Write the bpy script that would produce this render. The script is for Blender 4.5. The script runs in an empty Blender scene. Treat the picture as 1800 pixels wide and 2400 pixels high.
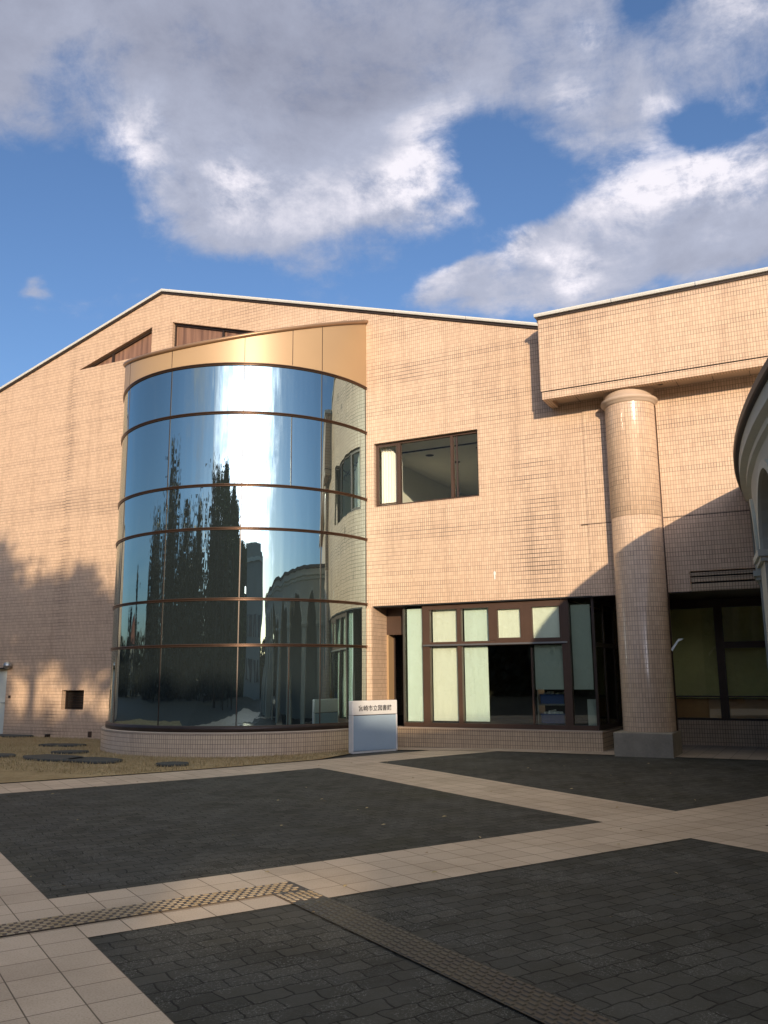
import bpy, bmesh, math, random
from mathutils import Matrix, Vector, noise
random.seed(11)
R = math.radians
SC = 1.12                      # everything below is laid out in survey units of 0.893 m; scaled to metres at the end
scene = bpy.context.scene
col = scene.collection

# ------------------------------------------------------------------ camera
cam_d = bpy.data.cameras.new('camera')
cam = bpy.data.objects.new('camera', cam_d)
col.objects.link(cam)
cam_d.sensor_fit = 'VERTICAL'
cam_d.sensor_height = 24.0
cam_d.lens = 20.08
cam_d.clip_end = 3000
cam.matrix_world = Matrix(((0.88990693, 0.09219251, 0.44672832, 0.0),
                           (0.45607438, -0.16295623, -0.87489509, 0.0),
                           (-0.00786161, 0.98231655, -0.18706252, 1.5 * SC),
                           (0, 0, 0, 1)))
scene.camera = cam
scene.view_settings.view_transform = 'Standard'
scene.view_settings.look = 'None'
scene.view_settings.exposure = 0.45
scene.view_settings.gamma = 1.0

# ------------------------------------------------------------------ sun and sky
SUN_AZ, SUN_EL = R(150), R(12)          # azimuth clockwise from +Y
sun_dir = Vector((math.sin(SUN_AZ) * math.cos(SUN_EL), math.cos(SUN_AZ) * math.cos(SUN_EL), math.sin(SUN_EL)))
sd = bpy.data.lights.new('sun', 'SUN')
sd.energy = 3.8
sd.angle = R(0.53)
sd.color = (1.0, 0.805, 0.575)
sun = bpy.data.objects.new('sun', sd)
col.objects.link(sun)
sun.rotation_euler = sun_dir.to_track_quat('Z', 'Y').to_euler()

def nd(nt, typ, ins=None, **attrs):
    n = nt.nodes.new(typ)
    for k, v in attrs.items():
        setattr(n, k, v)
    if ins:
        for k, v in ins.items():
            s = n.inputs[k]
            if hasattr(v, 'is_output') and v.is_output:
                nt.links.new(v, s)
            else:
                s.default_value = v
    return n

def mth(nt, op, a, b=0.0, c=0.0, clamp=False):
    n = nd(nt, 'ShaderNodeMath', {0: a, 1: b, 2: c}, operation=op, use_clamp=clamp)
    return n.outputs[0]

def mixc(nt, f, a, b, bt='MIX'):
    n = nt.nodes.new('ShaderNodeMix')
    n.data_type = 'RGBA'; n.blend_type = bt
    for s, v in ((n.inputs[0], f), (n.inputs[6], a), (n.inputs[7], b)):
        if hasattr(v, 'is_output'):
            nt.links.new(v, s)
        else:
            s.default_value = v if not isinstance(v, tuple) or len(v) == 4 else (*v, 1)
    return n.outputs[2]

def mixf(nt, f, a, b):
    n = nt.nodes.new('ShaderNodeMix')
    n.data_type = 'FLOAT'
    for s, v in ((n.inputs[0], f), (n.inputs[2], a), (n.inputs[3], b)):
        if hasattr(v, 'is_output'):
            nt.links.new(v, s)
        else:
            s.default_value = v
    return n.outputs[0]

def smooth(nt, x, lo, hi, a=0.0, b=1.0):
    n = nd(nt, 'ShaderNodeMapRange', {'Value': x, 'From Min': lo, 'From Max': hi, 'To Min': a, 'To Max': b},
           interpolation_type='SMOOTHSTEP')
    return n.outputs[0]

def make_world():
    w = bpy.data.worlds.new('World')
    scene.world = w
    w.use_nodes = True
    nt = w.node_tree
    nt.nodes.clear()
    out = nd(nt, 'ShaderNodeOutputWorld')
    sky = nd(nt, 'ShaderNodeTexSky', sky_type='NISHITA', sun_disc=False, sun_elevation=SUN_EL,
             sun_rotation=SUN_AZ, altitude=50, air_density=1.0, dust_density=1.2, ozone_density=3.0)
    tc = nd(nt, 'ShaderNodeTexCoord')
    dirv = tc.outputs['Generated']
    sep = nd(nt, 'ShaderNodeSeparateXYZ', {0: dirv})
    X, Y, Z = sep.outputs
    az = mth(nt, 'MULTIPLY', mth(nt, 'ARCTAN2', X, Y), 57.29578)
    el = mth(nt, 'MULTIPLY', mth(nt, 'ARCSINE', Z), 57.29578)
    # billow coordinates: the direction pushed onto a flat cloud deck
    den = mth(nt, 'ADD', mth(nt, 'MAXIMUM', Z, 0.0), 0.45)
    px = mth(nt, 'DIVIDE', X, den); py = mth(nt, 'DIVIDE', Y, den)
    P = nd(nt, 'ShaderNodeCombineXYZ', {0: px, 1: py, 2: mth(nt, 'MULTIPLY', Z, 1.6)}).outputs[0]
    def fbm(vec, scale, detail=9, rough=0.58, dist=0.0):
        return nd(nt, 'ShaderNodeTexNoise', {'Vector': vec, 'Scale': scale, 'Detail': detail, 'Roughness': rough,
                                             'Distortion': dist}, noise_dimensions='3D').outputs[0]
    nA = fbm(P, 4.2, 12, 0.66, 0.25)
    nB = fbm(nd(nt, 'ShaderNodeVectorMath', {0: P, 1: (0.022, 0.03, -0.035)}, operation='ADD').outputs[0], 4.2, 12, 0.66, 0.25)
    nC = fbm(P, 1.7, 4, 0.5)
    nF = fbm(dirv, 15.0, 9, 0.68, 0.3)
    nG = fbm(nd(nt, 'ShaderNodeVectorMath', {0: dirv, 1: (0.010, 0.012, -0.012)}, operation='ADD').outputs[0], 15.0, 9, 0.68, 0.3)
    nw = nd(nt, 'ShaderNodeTexNoise', {'Vector': P, 'Scale': 5.5, 'Detail': 4.0, 'Roughness': 0.5}, noise_dimensions='3D').outputs['Color']
    ws = nd(nt, 'ShaderNodeSeparateColor', {0: nw}).outputs
    azw = mth(nt, 'ADD', az, mth(nt, 'MULTIPLY', mth(nt, 'SUBTRACT', ws[0], 0.5), 9.0))
    elw = mth(nt, 'ADD', el, mth(nt, 'MULTIPLY', mth(nt, 'SUBTRACT', ws[1], 0.5), 7.0))
    def blob(a0, e0, ra, re, rot=0.0, amp=1.0, wrap=False):
        dx = mth(nt, 'SUBTRACT', azw, a0)
        if wrap:
            dx = mth(nt, 'WRAP', dx, 180.0, -180.0)
        dy = mth(nt, 'SUBTRACT', elw, e0)
        c, s = math.cos(R(rot)), math.sin(R(rot))
        xr = mth(nt, 'ADD', mth(nt, 'MULTIPLY', dx, c / ra), mth(nt, 'MULTIPLY', dy, s / ra))
        yr = mth(nt, 'ADD', mth(nt, 'MULTIPLY', dx, -s / re), mth(nt, 'MULTIPLY', dy, c / re))
        d2 = mth(nt, 'ADD', mth(nt, 'MULTIPLY', xr, xr), mth(nt, 'MULTIPLY', yr, yr))
        return mth(nt, 'MULTIPLY', mth(nt, 'EXPONENT', mth(nt, 'MULTIPLY', mth(nt, 'POWER', d2, 1.35), -1.0)), amp)
    def addall(lst):
        acc = lst[0]
        for b in lst[1:]:
            acc = mth(nt, 'ADD', acc, b)
        return acc
    body = addall([blob(*b) for b in CLOUDS])
    holes = addall([blob(*b) for b in HOLES])
    lit = addall([blob(*b) for b in CLOUD_LIT])
    dark = addall([blob(*b) for b in CLOUD_DARK])
    field = mth(nt, 'SUBTRACT', mth(nt, 'MINIMUM', body, 1.05), holes)
    field = mth(nt, 'ADD', field, mth(nt, 'MULTIPLY', mth(nt, 'SUBTRACT', nA, 0.5), 1.9))
    field = mth(nt, 'ADD', field, mth(nt, 'MULTIPLY', mth(nt, 'SUBTRACT', nF, 0.5), 1.1))
    alpha = smooth(nt, field, 0.14, 1.04)
    alpha = mth(nt, 'MULTIPLY', alpha, smooth(nt, el, 0.0, 6.0))
    relief = mth(nt, 'MULTIPLY', mth(nt, 'SUBTRACT', nA, nB), mth(nt, 'ADD', 0.6, mth(nt, 'MULTIPLY', lit, 2.6)))
    relief = mth(nt, 'ADD', relief, mth(nt, 'MULTIPLY', mth(nt, 'SUBTRACT', nF, nG), mth(nt, 'ADD', 0.25, mth(nt, 'MULTIPLY', lit, 1.3))))
    bright = mth(nt, 'ADD', 0.40, relief)
    bright = mth(nt, 'ADD', bright, mth(nt, 'MULTIPLY', lit, 0.45))
    bright = mth(nt, 'SUBTRACT', bright, mth(nt, 'MULTIPLY', dark, 0.33))
    bright = mth(nt, 'ADD', bright, mth(nt, 'MULTIPLY', mth(nt, 'SUBTRACT', nC, 0.5), 0.35))
    ramp = nd(nt, 'ShaderNodeValToRGB', {0: bright})
    cr = ramp.color_ramp
    cr.elements[0].position = 0.0; cr.elements[0].color = (0.205, 0.220, 0.290, 1)
    cr.elements[1].position = 1.0; cr.elements[1].color = (0.70, 0.675, 0.73, 1)
    e = cr.elements.new(0.45); e.color = (0.335, 0.36, 0.455, 1)
    # strength of the Nishita sky against the clouds, which are given as seen brightness
    skyc = nd(nt, 'ShaderNodeVectorMath', {0: sky.outputs[0], 3: SKY_STRENGTH}, operation='SCALE').outputs[0]
    skyc = mixc(nt, 1.0, skyc, (0.94, 0.97, 1.10, 1), 'MULTIPLY')
    # bright air round the low sun
    dot = nd(nt, 'ShaderNodeVectorMath', {0: dirv, 1: tuple(sun_dir)}, operation='DOT_PRODUCT').outputs['Value']
    glow = mth(nt, 'POWER', mth(nt, 'MAXIMUM', dot, 0.0), 17.0)
    gain = mth(nt, 'ADD', 1.0, mth(nt, 'MULTIPLY', glow, 9.0))
    cl = nd(nt, 'ShaderNodeVectorMath', {0: ramp.outputs[0], 3: gain}, operation='SCALE').outputs[0]
    # bright warm cloud overhead, out of view, added as ambient fill light
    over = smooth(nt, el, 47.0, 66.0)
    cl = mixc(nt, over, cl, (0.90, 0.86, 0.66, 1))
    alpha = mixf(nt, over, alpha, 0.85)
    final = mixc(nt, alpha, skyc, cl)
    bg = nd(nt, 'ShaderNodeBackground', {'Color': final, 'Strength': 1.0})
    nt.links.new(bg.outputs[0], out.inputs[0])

SKY_STRENGTH = 0.118
# clouds: (azimuth, elevation, radius az, radius el, rotation, amplitude) in degrees of sky
def sk(x, y, rx, ry, amp, rot=0.0):
    return (-54.3 + .0333 * x, 41.4 - .0255 * y - .000003 * (x - 830) ** 2, rx * .0333, ry * .0255, rot, amp)
BEHIND = [(150, 17, 28, 11, 0, 1.1), (187, 19, 26, 11, 0, 1.0), (-170, 22, 14, 10, 0, .8), (120, 44, 30, 8, 0, .8), (60, 32, 20, 12, 0, .7), (-120, 50, 24, 10, 0, .7)]
CLOUDS = [sk(560, -30, 640, 300, 1.2), sk(420, 300, 170, 190, 1.0), sk(640, 360, 260, 190, 1.1), sk(870, 390, 170, 110, 1.0), sk(520, 500, 170, 70, .55),
          sk(20, 150, 160, 190, .75), sk(1230, 150, 230, 150, .75), sk(1340, 270, 120, 90, .55), sk(1560, 130, 160, 110, .62), sk(1120, 40, 260, 120, .62),
          sk(1130, 590, 130, 90, .95, 15), sk(1340, 500, 230, 120, 1.1, 20), sk(1580, 440, 230, 130, 1.15, 15), sk(1000, 640, 110, 50, .9, 20),
          sk(115, 610, 28, 34, .62), sk(25, 652, 30, 26, .6), sk(1640, 20, 120, 60, .7)] + BEHIND
HOLES = [sk(140, 150, 40, 100, .35), sk(1460, 40, 90, 45, .6), sk(1090, 320, 90, 120, .7), sk(1470, 290, 120, 45, .5), sk(100, 420, 150, 130, .5)]
CLOUD_LIT = [sk(960, 340, 110, 130, .9), sk(870, 400, 120, 80, .4), sk(520, 390, 60, 60, .6), sk(300, 310, 80, 70, .65), sk(640, 430, 260, 90, .35), sk(1235, 190, 60, 35, .45), sk(1420, 230, 50, 40, .5),
             sk(1100, 540, 60, 60, .9), sk(1400, 400, 150, 90, .9, 20), sk(1560, 370, 180, 90, .9), sk(1290, 90, 60, 30, .4), sk(1620, 40, 90, 60, .8), sk(950, 620, 60, 40, .6), sk(1200, 585, 50, 40, .7), (150, 15, 30, 14, 0, .7)]
CLOUD_DARK = [sk(560, 60, 560, 190, .85), sk(30, 180, 170, 150, .45), sk(430, 560, 130, 60, .3), sk(1500, 560, 200, 50, .35)]
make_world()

# ------------------------------------------------------------------ materials
def newmat(name):
    m = bpy.data.materials.new(name)
    m.use_nodes = True
    nt = m.node_tree
    nt.nodes.clear()
    out = nd(nt, 'ShaderNodeOutputMaterial')
    p = nd(nt, 'ShaderNodeBsdfPrincipled')
    nt.links.new(p.outputs[0], out.inputs[0])
    return m, nt, p, out

def objc(nt):                      # object coordinates back in survey units
    tc = nd(nt, 'ShaderNodeTexCoord')
    return nd(nt, 'ShaderNodeVectorMath', {0: tc.outputs['Object'], 3: 1.0 / SC}, operation='SCALE').outputs[0]

def uvc(nt):
    return nd(nt, 'ShaderNodeTexCoord').outputs['UV']

def noi(nt, vec, scale, detail=4, rough=0.5, dist=0.0):
    return nd(nt, 'ShaderNodeTexNoise', {'Vector': vec, 'Scale': scale, 'Detail': detail, 'Roughness': rough, 'Distortion': dist}).outputs[0]

def bump(nt, h, strength=0.3, dist=0.01):
    return nd(nt, 'ShaderNodeBump', {'Height': h, 'Strength': strength, 'Distance': dist}).outputs[0]

def simple(name, c, rough=0.6, metal=0.0, var=0.12, scale=3.0, bmp=0.0, spec=0.5):
    m, nt, p, out = newmat(name)
    v = objc(nt)
    n1 = noi(nt, v, scale, 6, 0.6)
    n2 = noi(nt, v, scale * 9, 3, 0.5)
    f = mth(nt, 'ADD', mth(nt, 'MULTIPLY', n1, 0.7), mth(nt, 'MULTIPLY', n2, 0.3))
    lo = tuple(x * (1 - var * 2) for x in c); hi = tuple(min(1, x * (1 + var * 1.6)) for x in c)
    nt.links.new(mixc(nt, f, lo, hi), p.inputs['Base Color'])
    p.inputs['Roughness'].default_value = rough
    p.inputs['Metallic'].default_value = metal
    p.inputs['Specular IOR Level'].default_value = spec
    if bmp:
        nt.links.new(bump(nt, n2, bmp, 0.004), p.inputs['Normal'])
    return m

def tile_mat(name, stains=(), c1=(0.660, 0.480, 0.340), c2=(0.560, 0.402, 0.284), mort=(0.34, 0.245, 0.175), tw=0.048, th=0.083, gloss=0.38):
    """glazed wall tiles, stack bond, soot in the joints; stains = (x, z, rx, rz, amount) in facade coordinates"""
    m, nt, p, out = newmat(name)
    uv = uvc(nt); ob = objc(nt)
    nwob = noi(nt, ob, 0.7, 3)
    br = nd(nt, 'ShaderNodeTexBrick', {'Vector': uv, 'Color1': (*c1, 1), 'Color2': (*c2, 1), 'Mortar': (*mort, 1), 'Scale': 1.0,
            'Mortar Size': 0.0042, 'Mortar Smooth': 0.25, 'Bias': 0.0, 'Brick Width': tw, 'Row Height': th}, offset=0.0, squash=1.0)
    base = br.outputs['Color']; fac = br.outputs['Fac']
    # rows of joints that have collected soot
    sepu = nd(nt, 'ShaderNodeSeparateXYZ', {0: uv}).outputs
    rowid = mth(nt, 'FLOOR', mth(nt, 'DIVIDE', sepu[1], th))
    rowv = nd(nt, 'ShaderNodeCombineXYZ', {0: mth(nt, 'MULTIPLY', sepu[0], 0.35), 1: mth(nt, 'MULTIPLY', rowid, 7.31)}).outputs[0]
    rown = noi(nt, rowv, 1.0, 3, 0.6)
    soot = smooth(nt, rown, 0.44, 0.66)
    dirt = noi(nt, ob, 0.9, 6, 0.62)
    big = noi(nt, ob, 0.22, 3, 0.5)
    base = mixc(nt, smooth(nt, big, 0.3, 0.75), base, mixc(nt, 1.0, base, (0.93, 0.90, 0.86, 1), 'MULTIPLY'))
    streak = noi(nt, nd(nt, 'ShaderNodeVectorMath', {0: ob, 1: (3.0, 3.0, 0.22)}, operation='MULTIPLY').outputs[0], 1.3, 5, 0.6)
    base = mixc(nt, mth(nt, 'MULTIPLY', smooth(nt, streak, 0.45, 0.75), 0.5), base, mixc(nt, 1.0, base, (0.74, 0.72, 0.70, 1), 'MULTIPLY'))
    base = mixc(nt, mth(nt, 'MULTIPLY', mth(nt, 'MULTIPLY', fac, soot), 0.9), base, (0.06, 0.045, 0.035, 1))
    if stains:
        so = nd(nt, 'ShaderNodeSeparateXYZ', {0: ob}).outputs
        acc = None
        for (x0, z0, rx, rz, am) in stains:
            dx = mth(nt, 'DIVIDE', mth(nt, 'SUBTRACT', so[0], x0), rx)
            dz = mth(nt, 'DIVIDE', mth(nt, 'SUBTRACT', so[2], z0), rz)
            g = mth(nt, 'MULTIPLY', mth(nt, 'EXPONENT', mth(nt, 'MULTIPLY', mth(nt, 'ADD', mth(nt, 'MULTIPLY', dx, dx), mth(nt, 'POWER', mth(nt, 'ABSOLUTE', dz), 4.0)), -1.0)), am)
            acc = g if acc is None else mth(nt, 'ADD', acc, g)
        st = mth(nt, 'MULTIPLY', acc, smooth(nt, mth(nt, 'ADD', mth(nt, 'MULTIPLY', streak, 0.5), mth(nt, 'MULTIPLY', rown, 0.5)), 0.36, 0.58), clamp=True)
        base = mixc(nt, mth(nt, 'MULTIPLY', st, mixf(nt, fac, 0.16, 0.7)), base, (0.06, 0.045, 0.038, 1))
        fr_ = mth(nt, 'ABSOLUTE', mth(nt, 'SUBTRACT', mth(nt, 'FRACT', mth(nt, 'DIVIDE', sepu[1], th)), 0.5))
        hl = mth(nt, 'MULTIPLY', smooth(nt, fr_, 0.36, 0.45), mth(nt, 'MULTIPLY', mth(nt, 'MINIMUM', acc, 1.0), smooth(nt, rown, 0.36, 0.56)))
        base = mixc(nt, mth(nt, 'MULTIPLY', hl, 0.9), base, (0.035, 0.027, 0.022, 1))
    nt.links.new(base, p.inputs['Base Color'])
    rr = mth(nt, 'ADD', gloss, mth(nt, 'MULTIPLY', fac, 0.4))
    nt.links.new(rr, p.inputs['Roughness'])
    # each tile sits a hair off plane
    cell = nd(nt, 'ShaderNodeTexWhiteNoise', {'Vector': nd(nt, 'ShaderNodeCombineXYZ', {0: mth(nt, 'FLOOR', mth(nt, 'DIVIDE', sepu[0], tw)), 1: rowid}).outputs[0]}, noise_dimensions='2D').outputs[0]
    h = mth(nt, 'ADD', mth(nt, 'MULTIPLY', mth(nt, 'SUBTRACT', 1.0, fac), 1.0), mth(nt, 'MULTIPLY', cell, 0.25))
    nt.links.new(bump(nt, h, 0.45, 0.003), p.inputs['Normal'])
    return m

M = {}
M['tile'] = tile_mat('wall_tile', stains=[(-4.95, 4.6, .40, 1.9, 1.0), (-4.6, 3.8, .25, 1.4, .5), (-17.75, 6.0, .22, 4.4, .75), (-8.0, 4.1, .9, .5, .35), (-16.0, 5.9, 4.0, .3, .45),
                                          (-7.0, 7.55, 2.2, .4, .3), (-5.6, 7.0, .5, .8, .35), (-17.9, .35, .3, .5, .9), (-9, 3.1, .2, .2, .5), (-7.2, 4.4, 1.3, .14, .6), (-7.6, 8.0, .8, .25, .5), (-14.5, 6.3, 6.0, .12, .45), (-3.2, 6.0, 1.0, .3, .3), (-2.0, 8.2, 6.0, .12, .4), (-12, 9.9, .4, .6, .3)])
M['tile_col'] = tile_mat('column_tile', gloss=0.14)
M['tile_plinth'] = tile_mat('plinth_tile', c1=(0.54, 0.40, 0.265), c2=(0.47, 0.345, 0.23), mort=(0.16, 0.115, 0.08))
M['concrete'] = simple('stained_concrete', (0.22, 0.20, 0.165), 0.85, var=0.3, scale=2.2, bmp=0.4)
M['granite'] = simple('column_base_stone', (0.29, 0.245, 0.185), 0.7, var=0.32, scale=3.5, bmp=0.3)
M['coping'] = simple('white_coping', (0.55, 0.54, 0.505), 0.45, var=0.06)
M['bronze'] = simple('bronze_frame', (0.11, 0.068, 0.047), 0.30, metal=0.8, var=0.15)
M['darkbronze'] = simple('dark_bronze', (0.050, 0.034, 0.026), 0.42, metal=0.4, var=0.2)
M['brownframe'] = simple('brown_frame', (0.062, 0.033, 0.020), 0.45, var=0.2)
M['black'] = simple('black_rubber', (0.012, 0.012, 0.012), 0.5)
def blindmat(name, c):
    m, nt, p, out = newmat(name)
    v = objc(nt)
    w = noi(nt, nd(nt, 'ShaderNodeVectorMath', {0: v, 1: (2.2, 1, .5)}, operation='MULTIPLY').outputs[0], 1.6, 4, .6)
    nt.links.new(mixc(nt, w, tuple(x * .86 for x in c), c), p.inputs['Base Color'])
    p.inputs['Roughness'].default_value = .75
    nt.links.new(bump(nt, w, .8, .05), p.inputs['Normal'])
    return m
M['blind'] = simple('pale_blind', (0.80, 0.85, 0.76), 0.8, var=0.03, scale=1.5)
M['blind_warm'] = simple('cream_blind', (0.88, 0.87, 0.75), 0.8, var=0.03, scale=1.5)
M['blind_grey'] = simple('grey_blind', (0.42, 0.46, 0.42), 0.8, var=0.05, scale=1.5)
M['blind'] = blindmat('pale_blind', (0.78, 0.87, 0.88))
M['blind_warm'] = blindmat('cream_blind', (0.90, 0.89, 0.86))
M['curtain'] = simple('cream_curtain', (0.80, 0.78, 0.70), 0.85, var=0.06, scale=6)
M['room_wall'] = simple('room_wall', (0.78, 0.77, 0.68), 0.85, var=0.05)
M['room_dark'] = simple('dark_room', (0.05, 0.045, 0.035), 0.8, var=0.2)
M['room_yellow'] = simple('yellowed_board', (0.85, 0.68, 0.32), 0.6, var=0.2, scale=1.2)
M['brown_board'] = simple('brown_board', (0.60, 0.28, 0.11), 0.5, var=0.25, scale=1.0)
M['wood'] = None
M['soffit'] = simple('soffit_panel', (0.48, 0.36, 0.265), 0.7, var=0.08)
M['render'] = simple('pale_render', (0.45, 0.455, 0.39), 0.85, var=0.12, scale=1.3, bmp=0.2)
M['render_trim'] = simple('pale_trim', (0.52, 0.53, 0.46), 0.8, var=0.1, scale=2)
M['render_dark'] = simple('dark_flashing', (0.07, 0.06, 0.055), 0.6, var=0.2)
M['towerwall'] = simple('tower_concrete', (0.30, 0.30, 0.27), 0.9, var=0.12, scale=0.2)
M['towerglass'] = simple('tower_window', (0.06, 0.07, 0.08), 0.25, var=0.2, scale=0.2)
M['redroof'] = simple('red_roof', (0.20, 0.07, 0.05), 0.8, var=0.2, scale=0.5)
M['sign'] = simple('sign_metal', (0.36, 0.46, 0.56), 0.25, metal=0.1, var=0.05, scale=2)
M['sign_head'] = simple('sign_header', (0.66, 0.65, 0.64), 0.38, metal=0.1, var=0.07, scale=4)
M['ink'] = simple('sign_ink', (0.03, 0.03, 0.035), 0.6, var=0.05)
M['steel'] = simple('steel', (0.5, 0.5, 0.48), 0.3, metal=0.9, var=0.1)
M['doorpaint'] = simple('pale_door_paint', (0.55, 0.57, 0.50), 0.5, var=0.1, scale=1.5)
M['bluebin'] = simple('blue_plastic', (0.02, 0.06, 0.20), 0.4, var=0.1)
M['paper'] = simple('paper', (0.7, 0.7, 0.66), 0.8, var=0.1)
M['bark'] = simple('bark', (0.09, 0.07, 0.05), 0.9, var=0.3, scale=6)
M['stone'] = simple('stepping_stone', (0.045, 0.048, 0.044), 0.8, var=0.35, scale=4, bmp=0.5)
M['pebble'] = simple('white_pebble', (0.75, 0.73, 0.68), 0.6)

def leafmat(name, c, c2):
    m, nt, p, out = newmat(name)
    r = nd(nt, 'ShaderNodeTexCoord')
    n = noi(nt, objc(nt), 1.1, 3)
    g = nd(nt, 'ShaderNodeNewGeometry').outputs['Random Per Island']
    f = mth(nt, 'ADD', mth(nt, 'MULTIPLY', n, 0.5), mth(nt, 'MULTIPLY', g, 0.5))
    nt.links.new(mixc(nt, f, c, c2), p.inputs['Base Color'])
    p.inputs['Roughness'].default_value = 0.6
    return m
M['leaf_dark'] = leafmat('poplar_leaf', (0.014, 0.018, 0.010), (0.055, 0.056, 0.030))
M['leaf_green'] = leafmat('broad_leaf', (0.04, 0.06, 0.02), (0.10, 0.12, 0.045))

def board_mat():
    m, nt, p, out = newmat('brown_clerestory_board')
    v = objc(nt)
    s = nd(nt, 'ShaderNodeSeparateXYZ', {0: v}).outputs
    st = noi(nt, nd(nt, 'ShaderNodeCombineXYZ', {0: mth(nt, 'MULTIPLY', s[0], 7.0), 2: mth(nt, 'MULTIPLY', s[2], 0.3)}).outputs[0], 1.0, 4)
    nt.links.new(mixc(nt, smooth(nt, st, .35, .65), (0.13, 0.070, 0.045), (0.27, 0.150, 0.095)), p.inputs['Base Color'])
    p.inputs['Roughness'].default_value = 0.35
    return m
M['wood'] = board_mat()

def gold_mat():
    m, nt, p, out = newmat('gold_panel')
    v = objc(nt)
    n = noi(nt, v, 0.8, 3)
    nt.links.new(mixc(nt, n, (0.40, 0.265, 0.145), (0.48, 0.32, 0.17)), p.inputs['Base Color'])
    p.inputs['Metallic'].default_value = 0.2
    p.inputs['Roughness'].default_value = 0.42
    return m
M['gold'] = gold_mat()

def mirror_glass():
    m, nt, p, out = newmat('coated_curved_glass')
    nt.nodes.remove(p)
    v = objc(nt)
    # panes pull the reflection into tall ripples
    uu = nd(nt, 'ShaderNodeSeparateXYZ', {0: uvc(nt)}).outputs
    pane = mth(nt, 'FLOOR', mth(nt, 'DIVIDE', mth(nt, 'SUBTRACT', uu[0], .03), 1.636))
    v = nd(nt, 'ShaderNodeVectorMath', {0: v, 1: nd(nt, 'ShaderNodeCombineXYZ', {0: mth(nt, 'MULTIPLY', pane, 3.7), 1: 0.0}).outputs[0]}, operation='ADD').outputs[0]
    stretched = nd(nt, 'ShaderNodeVectorMath', {0: v, 1: (2.3, 2.3, 0.16)}, operation='MULTIPLY').outputs[0]
    n1 = noi(nt, stretched, 1.5, 2, 0.4)
    n2 = noi(nt, nd(nt, 'ShaderNodeVectorMath', {0: v, 1: (9, 9, 0.8)}, operation='MULTIPLY').outputs[0], 1.0, 1, 0.4)
    h = mth(nt, 'ADD', n1, mth(nt, 'MULTIPLY', n2, 0.05))
    nrm = bump(nt, h, 1.0, 0.009)
    gl = nd(nt, 'ShaderNodeBsdfGlossy', {'Color': (0.34, 0.45, 0.46, 1), 'Roughness': 0.012, 'Normal': nrm})
    df = nd(nt, 'ShaderNodeBsdfDiffuse', {'Color': (0.012, 0.016, 0.017, 1)})
    add = nd(nt, 'ShaderNodeAddShader', {0: gl.outputs[0], 1: df.outputs[0]})
    lw = nd(nt, 'ShaderNodeLayerWeight', {'Blend': 0.18, 'Normal': nrm})
    g2 = nd(nt, 'ShaderNodeBsdfGlossy', {'Color': (0.85, 0.87, 0.85, 1), 'Roughness': 0.012, 'Normal': nrm})
    mx = nd(nt, 'ShaderNodeMixShader', {0: lw.outputs['Fresnel'], 1: add.outputs[0], 2: g2.outputs[0]})
    nt.links.new(mx.outputs[0], out.inputs[0])
    return m
M['mirror'] = mirror_glass()

def clear_glass(name, tint, refl=0.10, rtint=(0.8, 0.85, 0.85, 1)):
    m, nt, p, out = newmat(name)
    nt.nodes.remove(p)
    v = objc(nt)
    nrm = bump(nt, noi(nt, v, 0.8, 1), 0.3, 0.002)
    tr = nd(nt, 'ShaderNodeBsdfTransparent', {'Color': (*tint, 1)})
    gl = nd(nt, 'ShaderNodeBsdfGlossy', {'Color': rtint, 'Roughness': 0.01, 'Normal': nrm})
    lw = nd(nt, 'ShaderNodeLayerWeight', {'Blend': 0.25, 'Normal': nrm}).outputs['Fresnel']
    f = mth(nt, 'ADD', refl, mth(nt, 'MULTIPLY', lw, 0.35), clamp=True)
    mx = nd(nt, 'ShaderNodeMixShader', {0: f, 1: tr.outputs[0], 2: gl.outputs[0]})
    nt.links.new(mx.outputs[0], out.inputs[0])
    return m
M['glass'] = clear_glass('window_glass', (0.93, 0.96, 0.91), 0.09)
M['glass_dark'] = clear_glass('tinted_glass', (0.70, 0.70, 0.58), 0.06)

def paving_beige():
    m, nt, p, out = newmat('beige_paving_tile')
    uv = uvc(nt); ob = objc(nt)
    br = nd(nt, 'ShaderNodeTexBrick', {'Vector': uv, 'Color1': (0.55, 0.435, 0.335, 1), 'Color2': (0.46, 0.36, 0.275, 1), 'Mortar': (0.13, 0.090, 0.055, 1),
            'Scale': 1.0, 'Mortar Size': 0.0042, 'Mortar Smooth': 0.3, 'Brick Width': 0.268, 'Row Height': 0.268}, offset=0.0, squash=1.0)
    sp = noi(nt, ob, 90, 2, 0.7)
    dm = noi(nt, ob, 1.1, 6, 0.65)
    base = mixc(nt, smooth(nt, sp, .40, .75), br.outputs['Color'], mixc(nt, 1.0, br.outputs['Color'], (0.78, 0.76, 0.72, 1), 'MULTIPLY'))
    base = mixc(nt, mth(nt, 'MULTIPLY', smooth(nt, dm, .42, .75), .6), base, mixc(nt, 1.0, base, (0.66, 0.62, 0.56, 1), 'MULTIPLY'))
    nt.links.new(base, p.inputs['Base Color'])
    p.inputs['Roughness'].default_value = 0.62
    h = mth(nt, 'ADD', mth(nt, 'MULTIPLY', br.outputs['Fac'], -1.0), mth(nt, 'MULTIPLY', sp, 0.15))
    nt.links.new(bump(nt, h, 0.5, 0.004), p.inputs['Normal'])
    return m

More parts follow.
